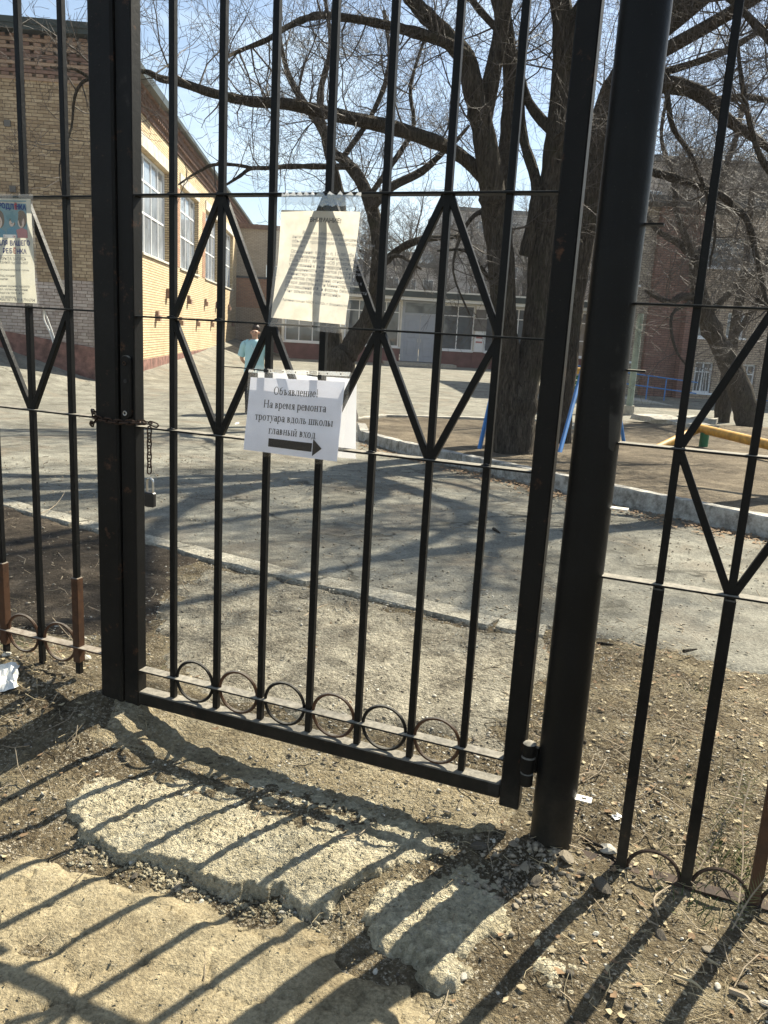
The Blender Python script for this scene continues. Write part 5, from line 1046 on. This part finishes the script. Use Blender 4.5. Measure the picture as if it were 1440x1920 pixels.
# ------------------------------------------------------------------ person
import bmesh as _bm0
def skin(name, chains, mat, parent, off, sub=2, root=0):
    V = []; E_ = []; Rr = []; idx = {}
    for ch_ in chains:
        prev = None
        for p, r in ch_:
            k = tuple(round(c, 3) for c in p)
            if k not in idx: idx[k] = len(V); V.append(p); Rr.append(r)
            if prev is not None and prev != idx[k]: E_.append((prev, idx[k]))
            prev = idx[k]
    me = bpy.data.meshes.new(name); me.from_pydata([tuple(p) for p in V], E_, []); o = bpy.data.objects.new(name, me); COL.objects.link(o)
    md = o.modifiers.new('s', 'SKIN'); me.skin_vertices
    for i, r in enumerate(Rr): me.skin_vertices[0].data[i].radius = (r, r) if np.isscalar(r) else r
    me.skin_vertices[0].data[root].use_root = True
    o.modifiers.new('d', 'SUBSURF').levels = sub; bpy.context.view_layer.update()
    nm = bpy.data.meshes.new_from_object(o.evaluated_get(bpy.context.evaluated_depsgraph_get())); bpy.data.objects.remove(o)
    nm.materials.clear(); nm.materials.append(mat)
    for p in nm.polygons: p.use_smooth = True
    nm.name = name; return link(name, nm, parent, Matrix.Translation(Vector(off)))
pf = P(475, 775); pe = thing('person', 'woman in pale cyan T-shirt and black trousers standing with hands behind back', 'person', tuple(pf))
K = 1.0; O = pf
arm = lambda s: [((s * .17, .0, 1.34), .058), ((s * .225, .02, 1.27), .052), ((s * .265, .07, 1.08), .043), ((s * .25, .08, 1.02), .04), ((s * .16, .17, .93), .033), ((s * .07, .20, .88), .028)]
leg = lambda s: [((0, .01, .86), .13), ((s * .09, .01, .80), .095), ((s * .095, .0, .48), .062), ((s * .095, .01, .28), .058), ((s * .095, .02, .08), .04), ((s * .10, -.10, .035), .035)]
bod = skin('body', [[((0, .01, .86), .13), ((0, .01, 1.05), .125), ((0, 0, 1.22), .135), ((0, 0, 1.36), .10), ((0, .005, 1.43), .055), ((0, -.01, 1.49), .055), ((0, -.015, 1.545), (.078, .088)), ((0, -.01, 1.61), (.076, .088))], [((0, 0, 1.36), .10)] + arm(1), [((0, 0, 1.36), .10)] + arm(-1), leg(1), leg(-1)], M_skin, pe, O)
fm = MB()
for s in (1, -1):
    for k in (-1.5, -.5, .5, 1.5): fm.tube([O + [s * .07, .20, .885], O + [s * .05 + .012 * k, .206, .845], O + [s * .042 + .012 * k, .20, .80 + .006 * abs(k)]], [.012, .009, .007], 6)
    fm.tube([O + [s * .075, .20, .885], O + [s * .11, .19, .85], O + [s * .12, .18, .82]], [.012, .010, .008], 6)
fb = _bm0.new(); fb.from_mesh(bod.data); fb.from_mesh(fm.mesh('fingers', M_skin, O, True)); fb.to_mesh(bod.data); fb.free()
def loft(name, chains, mat, n=20, parent=pe):            # garments: smooth elliptical lofts along their chains
    m = MB()
    for ch_ in chains:
        P_ = catmull([q[0] for q in ch_], 4) if len(ch_) > 2 else np.array([q[0] for q in ch_]); k = np.linspace(0, 1, len(ch_)); kk = np.linspace(0, 1, len(P_))
        rx = np.interp(kk, k, [q[1] if np.isscalar(q[1]) else q[1][0] for q in ch_]); ry = np.interp(kk, k, [q[1] if np.isscalar(q[1]) else q[1][1] for q in ch_]); V = []
        for a, p in enumerate(P_):
            t_ = unit(P_[min(a + 1, len(P_) - 1)] - P_[max(a - 1, 0)]); xa = unit(np.array([1., 0, 0]) - t_ * t_[0]) if abs(t_[0]) < .9 else np.array([0, 1., 0]); ya = np.cross(t_, xa)
            V += [O + p + xa * rx[a] * math.cos(2 * math.pi * q / n) + ya * ry[a] * math.sin(2 * math.pi * q / n) * (1 + .02 * math.sin(5 * q + a * .6)) for q in range(n)]
        L0 = len(P_); m.add(V, [(a * n + q, a * n + (q + 1) % n, a * n + n + (q + 1) % n, a * n + n + q) for a in range(L0 - 1) for q in range(n)] + [tuple(range(n - 1, -1, -1)), tuple((L0 - 1) * n + q for q in range(n))])
    return m.obj(name, mat, parent, True)
loft('t_shirt', [[((0, .01, .80), (.205, .155)), ((0, .01, .92), (.19, .15)), ((0, .0, 1.10), (.185, .15)), ((0, 0, 1.24), (.20, .150)), ((0, 0, 1.33), (.185, .135)), ((0, .0, 1.385), (.15, .115)), ((0, .0, 1.425), (.075, .08))]] + [[((s * .10, .0, 1.345), .085), ((s * .19, .01, 1.31), .085), ((s * .235, .03, 1.22), .07), ((s * .268, .055, 1.10), .073)] for s in (1, -1)], M_cloth_c)
loft('trousers', [[((0, .01, .90), (.175, .14)), ((0, .01, .76), (.185, .15))]] + [[((s * .09, .01, .82), .105), ((s * .098, .0, .48), .085), ((s * .098, .01, .26), .075), ((s * .098, .015, .05), .068)] for s in (1, -1)], M_cloth_k)
for s in (1, -1): loft('shoe', [[((s * .10, .07, .04), .02), ((s * .10, .05, .045), .045), ((s * .10, -.02, .045), .048), ((s * .105, -.12, .035), .042), ((s * .105, -.17, .03), .02)]], M_ink)
loft('hair', [[((0, .095, 1.47), .025), ((0, .092, 1.51), (.060, .030)), ((0, .086, 1.58), (.083, .045)), ((0, .074, 1.625), (.086, .062)), ((0, .052, 1.662), (.074, .070)), ((0, .035, 1.690), (.048, .055)), ((0, .03, 1.700), .012)], [((0, .06, 1.67), .03), ((0, .065, 1.70), .045), ((0, .065, 1.73), .04), ((0, .065, 1.75), .012)]], M_hair)
for s in (1, -1):
    loft('ear', [[((s * .076, .0, 1.525), .006), ((s * .082, .0, 1.54), .014), ((s * .084, .005, 1.56), .017), ((s * .08, .005, 1.578), .006)]], M_skin, 8)
    loft('eye', [[((s * .042, -.088, 1.565), .003), ((s * .031, -.094, 1.565), .008), ((s * .02, -.095, 1.565), .003)]], M_eye, 8)
loft('nose', [[((0, -.085, 1.575), .007), ((0, -.100, 1.545), .012), ((0, -.100, 1.528), .013), ((0, -.09, 1.52), .006)]], M_skin, 8)
loft('mouth', [[((-.024, -.088, 1.502), .003), ((0, -.097, 1.501), .008), ((.024, -.088, 1.502), .003)]], M_lip, 8)
m = MB(); m.tube(catmull([O + [-.055, -.03, 1.42], O + [-.05, -.12, 1.33], O + [0, -.162, 1.24], O + [.05, -.12, 1.33], O + [.055, -.03, 1.42]], 4), .005, 5); m.obj('lanyard', M_trim, pe)
# ------------------------------------------------------------------ stones, litter, twigs
import bmesh as _bm
def stone_mesh(name, mat, seed, flat=.6, sub=2):
    b = _bm.new(); _bm.ops.create_icosphere(b, subdivisions=sub, radius=1); r = np.random.RandomState(seed); dirs = r.randn(9, 3); dirs /= np.linalg.norm(dirs, axis=1)[:, None]; cut = r.uniform(.38, .8, 9)
    for v in b.verts:
        p = np.array(v.co)
        for d, c in zip(dirs, cut):
            k = p @ d
            if k > c: p = p - d * (k - c) * .97
        p *= [1 + .2 * r.rand() * 0, .8, flat]; p += r.randn(3) * .03; v.co = p
    me = bpy.data.meshes.new(name); b.to_mesh(me); b.free(); me.materials.append(mat); return me
SM = [stone_mesh('stone', M_stone, 1), stone_mesh('stone', M_stoned, 2, .7), stone_mesh('stone', M_stonew, 3, .5), stone_mesh('stone', M_stone, 4, .45), stone_mesh('stone', M_stoned, 5, .5)]
def stone(p, size, k, label, group=None, lift=.25, rot=None):
    o = bpy.data.objects.new('stone', SM[k]); COL.objects.link(o); z = float(Hn(p[0], p[1])); o.location = (p[0], p[1], z + size * lift)
    o.rotation_euler = (rng.uniform(-.3, .3), rng.uniform(-.3, .3), rng.uniform(0, 6.28) if rot is None else rot); o.scale = (size,) * 3; return tag(o, label, 'stone', group)
def stone_px(x, y, w, k, label, group=None, lift=.3): p = P(x, y); return stone(p, w / 2 * np.linalg.norm(p - [0, 0, HC]) / FPX, k, label, group, lift)
for a in ((1060, 1605, 38, 0, 'tan stone leaning against the foot of the round post'), (1132, 1650, 36, 1, 'dark blue-grey stone at the foot of the first right fence bar'), (1243, 1738, 24, 1, 'grey stone lying in the shadow of the second right fence bar'), (1090, 1632, 20, 1, 'small dark stone between round post and first fence bar'),
          (1140, 1582, 40, 2, 'flat cream stone behind the first right fence bar'), (985, 1625, 22, 3, 'thin upright grey stone left of the round post foot'), (1008, 1648, 26, 1, 'dark flat stone in the round post shadow'), (898, 1588, 34, 4, 'large dark stone under the hinge end of the gate'), (960, 1590, 24, 0, 'pale brown stone half in the hinge corner shadow'),
          (1437, 1875, 20, 2, 'pale chip of stone at the bottom right corner'), (1347, 1840, 17, 2, 'white sliver of stone in the right bar shadow'), (222, 1527, 16, 4, 'dark pebble on top of the broken slab'), (320, 1607, 20, 4, 'dark chunk broken from the slab edge at its left end'), (15, 1298, 20, 2, 'egg-shaped white stone at the left edge'), (110, 1300, 18, 3, 'pinkish stone below the left fence rings'),
          (160, 1278, 24, 2, 'pale jagged stone left of the square post foot'), (650, 1815, 20, 0, 'rounded pebble in the lit strip between two post shadows'), (705, 1805, 15, 2, 'pale pebble in the wide post shadow'), (865, 1650, 18, 0, 'grey stone in the stile shadow'), (1095, 1388, 12, 1, 'small dark stone just beyond the round post'), (1330, 1762, 22, 3, 'flat grey stone among twigs below the right fence'), (350, 1495, 14, 2, 'pale chip on the slab between bar shadows'),
          (575, 1695, 26, 4, 'dark crumbled lump at the slab corner'), (555, 1690, 18, 4, 'smaller dark crumb beside the slab corner'), (838, 1815, 34, 3, 'grey rubble lump at the tip of the small slab'), (870, 1812, 24, 2, 'sunlit rubble lump at the tip of the small slab')): stone_px(*a)
CL = [('small loose stone in the rubble heaped round the foot of the round post', 'rubble stones round the pipe post', lambda: (rng.gauss(1010, 50), rng.gauss(1628, 34)), 30),
      ('small crumb of concrete fallen below the broken edge of the big slab', 'crumbs below the slab edge', lambda: (lambda q: (150 + 470 * q + rng.gauss(0, 12), 1566 + 140 * q ** .8 + abs(rng.gauss(10, 14))))(rng.random()), 24),
      ('small loose stone on the littered ground before the right fence', 'stones before the right fence', lambda: (rng.uniform(1050, 1440), rng.uniform(1640, 1900)), 18),
      ('small loose stone in the debris below the left fence', 'stones in the debris at left', lambda: (rng.uniform(0, 260), rng.uniform(1250, 1420)), 18)]
for lb, gp_, fn, n in CL:
    for _ in range(n): x, y = fn(); stone_px(x, y, rng.uniform(9, 17), rng.randrange(5), lb, gp_, .2)
# pebbles nobody could count
def chips(name, n, pos, smin, smax, mat, label, flat=.6, zoff=.0, hf=Hn):
    r = np.random.RandomState(len(name) * 7 + n); oc = np.array([(1, 0, 0), (0, 1, 0), (-1, 0, 0), (0, -1, 0), (.2, .1, 1), (0, 0, -1)], float); of = np.array([(0, 1, 4), (1, 2, 4), (2, 3, 4), (3, 0, 4), (1, 0, 5), (2, 1, 5), (3, 2, 5), (0, 3, 5)])
    xy = pos(r, n); n = len(xy); s = smin + (smax - smin) * r.rand(n) ** 3; V = oc[None] * (1 + .45 * r.randn(n, 6, 1)) * np.array([1, .75, flat]); a = r.rand(n) * 6.28; c, sn = np.cos(a)[:, None], np.sin(a)[:, None]
    Vx = V[..., 0] * c - V[..., 1] * sn; Vy = V[..., 0] * sn + V[..., 1] * c; z = hf(xy[:, 0], xy[:, 1])
    V = np.stack([Vx * s[:, None] + xy[:, 0:1], Vy * s[:, None] + xy[:, 1:2], V[..., 2] * s[:, None] + z[:, None] + s[:, None] * .2 + zoff], -1)
    F = (of[None] + (np.arange(n) * 6)[:, None, None]).reshape(-1, 3)
    return tag(link(name, mesh_np(name, V.reshape(-1, 3), F, mat), None), label, kind='stuff')
def scatter(x0, x1, y0, y1, dens=None):
    def f(r, n):
        xy = np.stack([r.uniform(x0, x1, n), r.uniform(y0, y1, n)], -1)
        if dens is not None: xy = xy[r.rand(n) < dens(xy[:, 0], xy[:, 1])]
        return xy
    return f
clump = lambda x, y: .25 + .9 * sst(-.1, .35, fbm(x, y, 3.5, 3))
chips('gravel', 12000, scatter(-1.9, 1.4, 1.1, 3.6, clump), .0010, .0075, M_stone, 'brown grey gravel and crumbs on the bare ground', .6)
chips('pale_gravel', 10000, scatter(-1.6, 1.3, 1.1, 3.6, clump), .0010, .0065, M_stonew, 'pale gravel chips sprinkled over the ground', .5)
chips('dark_gravel', 3000, scatter(-1.6, 1.3, 1.1, 3.6, clump), .0012, .008, M_stoned, 'dark crumbs of asphalt on the ground', .6)
chips('slab_crumbs', 1500, lambda r, n: (lambda q: np.array([P(150 + 470 * t + r.normal(0, 22), 1556 + 142 * t ** .8 + abs(r.normal(6, 22)))[:2] for t in q]))(r.rand(n)), .0012, .010, M_slab, 'crumbs fallen from the edge of the broken slab', .7)
chips('post_rubble', 500, lambda r, n: np.array([P(r.normal(1000, 70), r.normal(1630, 45))[:2] for _ in range(n)]), .002, .011, M_stone, 'brown rubble heaped round the foot of the pipe post', .7)
PH = lambda x, y: T(x, y) + .02 * fbm(x, y, .7, 3) + .010
chips('path_gravel', 9000, scatter(-1.5, 1.0, 1.85, 4.2, clump), .0015, .008, M_stonew, 'pale gravel chips over the concrete inside the gate', .5, .0, PH)
chips('path_crumbs', 2500, scatter(-1.5, 1.0, 1.85, 4.2, clump), .0015, .009, M_stoned, 'dark crumbs over the concrete inside the gate', .5, .0, PH)
chips('path_stones', 7000, scatter(-1.5, 1.6, 1.85, 4.2, clump), .0015, .010, M_stone, 'tan gravel over the concrete inside the gate', .5, .0, PH)
chips('slab_chips', 5000, scatter(-.8, .25, 1.4, 2.0, lambda x, y: sst(-.44, -.42, x * GN[0] + y * GN[1] - 1.85)), .0012, .005, M_slab, 'loose flakes lying on the broken slab', .4, .002, lambda x, y: sb(x, y) + .004)
chips('asphalt_grit', 900, scatter(-.85, .1, 1.1, 1.62), .0008, .004, M_oldasph, 'grit lying on the old cracked asphalt', .5, .004, lambda x, y: T(x, y) - .004)
chips('yard_grit', 9000, scatter(-4, 4, 3.2, 9), .002, .012, M_stone, 'grit scattered over the asphalt yard', .5, .008, lambda x, y: T(x, y) + .01)
# straw, needles and small twigs lying about
def strips(name, n, pos, L, Wd, mat, label, lift=.006, hf=Hn, tilt=.25):
    r = np.random.RandomState(len(name) * 13 + n); xy = pos(r, n); n = len(xy); a = r.rand(n) * 6.28; l = L[0] + (L[1] - L[0]) * r.rand(n) ** 2; w = Wd[0] + (Wd[1] - Wd[0]) * r.rand(n); b = r.normal(0, .5, n); tz = r.normal(0, tilt, n)
    d = np.stack([np.cos(a), np.sin(a)], -1); pn = np.stack([-d[:, 1], d[:, 0]], -1); VV = []
    for t in (-.5, 0, .5):
        c = xy + d * (l * t)[:, None] + pn * (b * l * .25 * (1 - 4 * t * t))[:, None]; zz = hf(c[:, 0], c[:, 1]) + lift * r.rand(n) + .002 + (t + .5) * l * np.abs(tz)
        for k in range(3):
            q = 2.094 * k; VV.append(np.concatenate([c + pn * (w * math.cos(q))[:, None], (zz + w * math.sin(q))[:, None]], 1))
    V = np.stack(VV, 1); F = np.array([(i * 3 + k, i * 3 + (k + 1) % 3, i * 3 + 3 + (k + 1) % 3, i * 3 + 3 + k) for i in range(2) for k in range(3)])
    F = (F[None] + (np.arange(n) * 9)[:, None, None]).reshape(-1, 4); return tag(link(name, mesh_np(name, V.reshape(-1, 3), F, mat), None), label, kind='stuff')
dr = lambda x, y: sst(.1, .7, x) + .8 * sst(-.75, -1.1, x) + .12
strips('straw', 6500, scatter(-1.9, 1.4, 1.1, 3.4, dr), (.015, .07), (.0004, .0011), M_straw, 'bits of dry straw and needles on the ground')
strips('twig_litter', 1100, scatter(-1.9, 1.5, 1.1, 3.6, dr), (.03, .16), (.0008, .0022), M_wood, 'thin dry twigs littering the ground by the fence', .01)
strips('yard_litter', 500, scatter(-3.5, 4.5, 3.3, 8.5), (.02, .12), (.001, .003), M_wood, 'small twigs strewn over the yard', .004, lambda x, y: T(x, y) + .02)
def leaves(name, n, pos, s, mat, label, hf=Hn):
    r = np.random.RandomState(n); xy = pos(r, n); n = len(xy); base = np.array([(-1, 0, .1), (-.3, .5, 0), (.5, .45, .1), (1, 0, .25), (.5, -.45, .1), (-.3, -.5, 0)]); a = r.rand(n) * 6.28; sc = s[0] + (s[1] - s[0]) * r.rand(n); c, sn = np.cos(a)[:, None], np.sin(a)[:, None]
    bx = np.repeat(base[None], n, 0) + r.normal(0, .18, (n, 6, 3)); z = hf(xy[:, 0], xy[:, 1])
    V = np.stack([(bx[..., 0] * c - bx[..., 1] * sn) * sc[:, None] + xy[:, 0:1], (bx[..., 0] * sn + bx[..., 1] * c) * sc[:, None] + xy[:, 1:2], np.abs(bx[..., 2]) * sc[:, None] * 1.2 + z[:, None] + .004], -1)
    F = (np.array([(0, 1, 2, 5), (5, 2, 4, 4), (2, 3, 4, 4)])[:1][None] + (np.arange(n) * 6)[:, None, None]).reshape(-1, 4); F2 = (np.array([(5, 2, 3, 4)])[None] + (np.arange(n) * 6)[:, None, None]).reshape(-1, 4)
    return tag(link(name, mesh_np(name, V.reshape(-1, 3), np.concatenate([F, F2]), mat), None), label, kind='stuff')
leaves('dry_leaves', 1500, scatter(-1.9, 1.5, 1.1, 3.5, dr), (.004, .013), M_leaf, 'curled brown leaf litter along the fence foot')
leaves('pale_leaves', 1800, scatter(-1.6, 1.5, 1.1, 3.5, dr), (.004, .011), M_straw, 'pale dry leaf scraps along the fence foot')
leaves('kerb_leaves', 1500, lambda r, n: np.array([KF[min(int(t), 8), :2] * (1 - t % 1) + KF[min(int(t) + 1, 9), :2] * (t % 1) + r.normal(-.25, .18, 2) * [0.5, 1] for t in r.uniform(1, 8.99, n)]), (.01, .03), M_leaf, 'drift of brown leaves under the white kerb', lambda x, y: T(x, y) + .015)
# single twigs and bits that stand out
def twig(pts, r, label, mat=M_wood, group=None, hf=Hn):
    W_ = [P(x, y) for x, y in pts]; W_ = [np.array([p[0], p[1], float(hf(p[0], p[1])) + .006 + (.006 if 0 < i < len(W_) - 1 else 0)]) for i, p in enumerate(W_)]; m = MB(); m.tube(catmull(W_, 4), list(np.linspace(r, r * .4, (len(W_) - 1) * 4 + 1)), 6)
    return tag(m.obj('twig', mat, None, True), label, 'twig', group)
HY = lambda x, y: T(x, y) + .02
twig([(75, 985), (95, 1000), (90, 1018), (108, 1040), (125, 1062), (118, 1085), (108, 1095)], .004, 'long kinked pale twig lying on the dark soil behind the left fence')
twig([(70, 985), (105, 965), (130, 925)], .003, 'thin forked twig rising beside the left fence soil', M_wood, None, lambda x, y: Hn(x, y) + .06)
twig([(15, 1095), (45, 1088), (68, 1092)], .004, 'straight pale twig between the left fence bars')
twig([(50, 1050), (58, 1062), (66, 1066)], .006, 'short dark twig behind the second left fence bar')
twig([(560, 1165), (600, 1145), (636, 1132)], .004, 'slender pale twig on the concrete path behind the fourth bar')
twig([(925, 998), (937, 1006)], .012, 'dark stub of wood on the yard beside the seventh bar', M_bark, None, HY)
twig([(1280, 1232), (1305, 1228)], .008, 'dark stick lying on the yard edge at the right', M_bark, None, HY)
twig([(1120, 1205), (1150, 1212)], .008, 'short dark stick just beyond the round post', M_bark)
twig([(1100, 1560), (1130, 1580), (1160, 1600)], .006, 'brown stick leaning at the base of the first right fence bar', M_bark)
twig([(1265, 1820), (1300, 1838), (1322, 1850)], .004, 'long straw stalk below the second right fence bar shadow', M_straw)
twig([(1330, 1785), (1352, 1800)], .004, 'short straw stalk lower right of the fence', M_straw)
twig([(1238, 1700), (1228, 1675), (1250, 1655), (1262, 1645)], .0035, 'bent bare twig caught between two right fence bars')
twig([(1370, 1850), (1400, 1870), (1410, 1885)], .007, 'thick pale stick end near the bottom right corner')
twig([(595, 1842), (605, 1818)], .007, 'blunt pale wood chip in the foreground between post shadows', M_straw)
twig([(86, 1890), (92, 1915)], .006, 'blunt wooden peg end at the bottom left', M_straw)
twig([(155, 1890), (172, 1892)], .004, 'short pale stalk in the hollow at bottom left', M_straw)
twig([(210, 1880), (245, 1905)], .003, 'thin straw on the broken asphalt at bottom left', M_straw)
twig([(470, 1845), (485, 1860)], .004, 'pale splinter below the small slab', M_straw)
# plastic bag and scraps
def scrap(name, pts, h, label, cat, mat, seed, n=9):
    c = [P(x, y) for x, y in pts]; r = np.random.RandomState(seed); V = []
    for i in range(n + 1):
        for j in range(n + 1):
            a, b = i / n, j / n; p = c[0] * (1 - a) * (1 - b) + c[1] * a * (1 - b) + c[2] * a * b + c[3] * (1 - a) * b; e = math.sin(math.pi * a) * math.sin(math.pi * b)
            V.append((p[0] + r.normal(0, .004), p[1] + r.normal(0, .004), float(Hn(p[0], p[1])) + .006 + h * (e ** .5) * r.uniform(.3, 1.1)))
    m = MB(); m.add(V, [(i * (n + 1) + j, (i + 1) * (n + 1) + j, (i + 1) * (n + 1) + j + 1, i * (n + 1) + j + 1) for i in range(n) for j in range(n)]); return tag(m.obj(name, mat, None), label, cat)
scrap('plastic_bag', [(-25, 1355), (35, 1350), (38, 1318), (-20, 1325)], .035, 'crumpled white plastic bag at the left edge below the fence', 'plastic bag', M_plastic, 3)
scrap('paper_scrap', [(288, 1055), (300, 1052), (292, 1042), (286, 1046)], .01, 'small white paper scrap on the soil behind the gate stile', 'paper scrap', M_plastic, 5, 3)
scrap('paper_scrap', [(436, 798), (452, 797), (450, 790), (438, 790)], .01, 'tiny white paper scrap on the yard left of the arrow notice', 'paper scrap', M_plastic, 6, 3)
scrap('paper_scrap', [(1150, 1527), (1164, 1524), (1160, 1516), (1150, 1518)], .006, 'small white flake behind the first right fence bar', 'paper scrap', M_plastic, 7, 3)
# fir sprigs at the right fence and a few grass tufts
def sprig(pts, label, seed, ln=.03):
    W_ = [P(x, y) for x, y in pts]; r = random.Random(seed); t = thing('fir_sprig', label, 'fir sprig', tuple(W_[0]))
    W_ = [np.array([p[0], p[1], float(Hn(p[0], p[1])) + .015 + .05 * i]) for i, p in enumerate(W_)]; C_ = catmull(W_, 8); m = MB(); m.tube(C_, .0018, 5); m.obj('stem', M_wood, t); m = MB()
    for i in range(1, len(C_)):
        for s in (-1, 1):
            for _ in range(2):
                d = unit(C_[i] - C_[i - 1]); sd_ = unit(np.cross(d, [0, 0, 1.])) * s; e = C_[i] + unit(sd_ + d * .6 + np.array([0, 0, r.uniform(-.2, .3)])) * ln * r.uniform(.7, 1.1); p = C_[i]; wv = d * .0012
                m.add([p - wv, p + wv, e], [(0, 1, 2)])
    tag(m.obj('needles', M_fir, t), kind='stuff')
sprig([(1385, 1700), (1388, 1640), (1382, 1590), (1390, 1560)], 'yellowing fir sprig standing left of the rusty right bar', 1)
sprig([(1300, 1645), (1330, 1610), (1350, 1600)], 'pale fir sprig lying behind the second right bar', 2)
sprig([(1375, 1730), (1400, 1710), (1425, 1705)], 'green fir sprig at the foot of the rusty right bar', 3)
sprig([(1330, 1560), (1370, 1535), (1385, 1500)], 'dim fir sprig farther behind the right fence', 4)
gr = []
def tuft(x, y, n, h, spread):
    p = P(x, y)
    for _ in range(n):
        q = np.array([p[0] + rng.gauss(0, spread), p[1] + rng.gauss(0, spread)]); z = float(Hn(*q)); d = unit(rvec(rng) + np.array([0, 0, 1.6])); gr.append((np.array([q[0], q[1], z]), d, h * rng.uniform(.5, 1.2)))
for x, y, n, h, s in ((1310, 1295, 25, .03, .04), (1375, 1610, 60, .06, .04), (1255, 1540, 20, .04, .05), (1350, 1470, 25, .04, .08), (40, 1240, 60, .05, .10), (290, 1250, 14, .03, .04), (1290, 1660, 40, .05, .06)): tuft(x, y, n, h, s)
m = MB()
for p, d, h in gr: s_ = unit(np.cross(d, [1, .3, 0])) * .0014; q = p + d * h * .6; m.add([p - s_, p + s_, q + s_ * .6, q - s_ * .6, p + d * h + np.array([d[0], d[1], -.2]) * h * .25], [(0, 1, 2, 3), (3, 2, 4)])
tag(m.obj('grass', M_green, None), 'sparse green blades and tufts near the fence foot', kind='stuff')


# thin air between here and the far buildings
hb = MB(); hb.box(-1400, 1400, -200, 2000, -3.2, 24); hm, ht, hp = newmat('haze'); ht.nodes.remove(hp); pv = ht.nodes.new('ShaderNodeVolumePrincipled'); pv.inputs['Density'].default_value = .0007; pv.inputs['Color'].default_value = (.92, .94, .97, 1); L_(ht, pv.outputs[0], ht.nodes['Material Output'].inputs['Volume'])
tag(hb.obj('haze', hm, None), 'thin pale haze in the air over the yard', kind='stuff')
#print('TRIS', sum(sum(len(p.vertices) - 2 for p in m.polygons) for m in bpy.data.meshes))
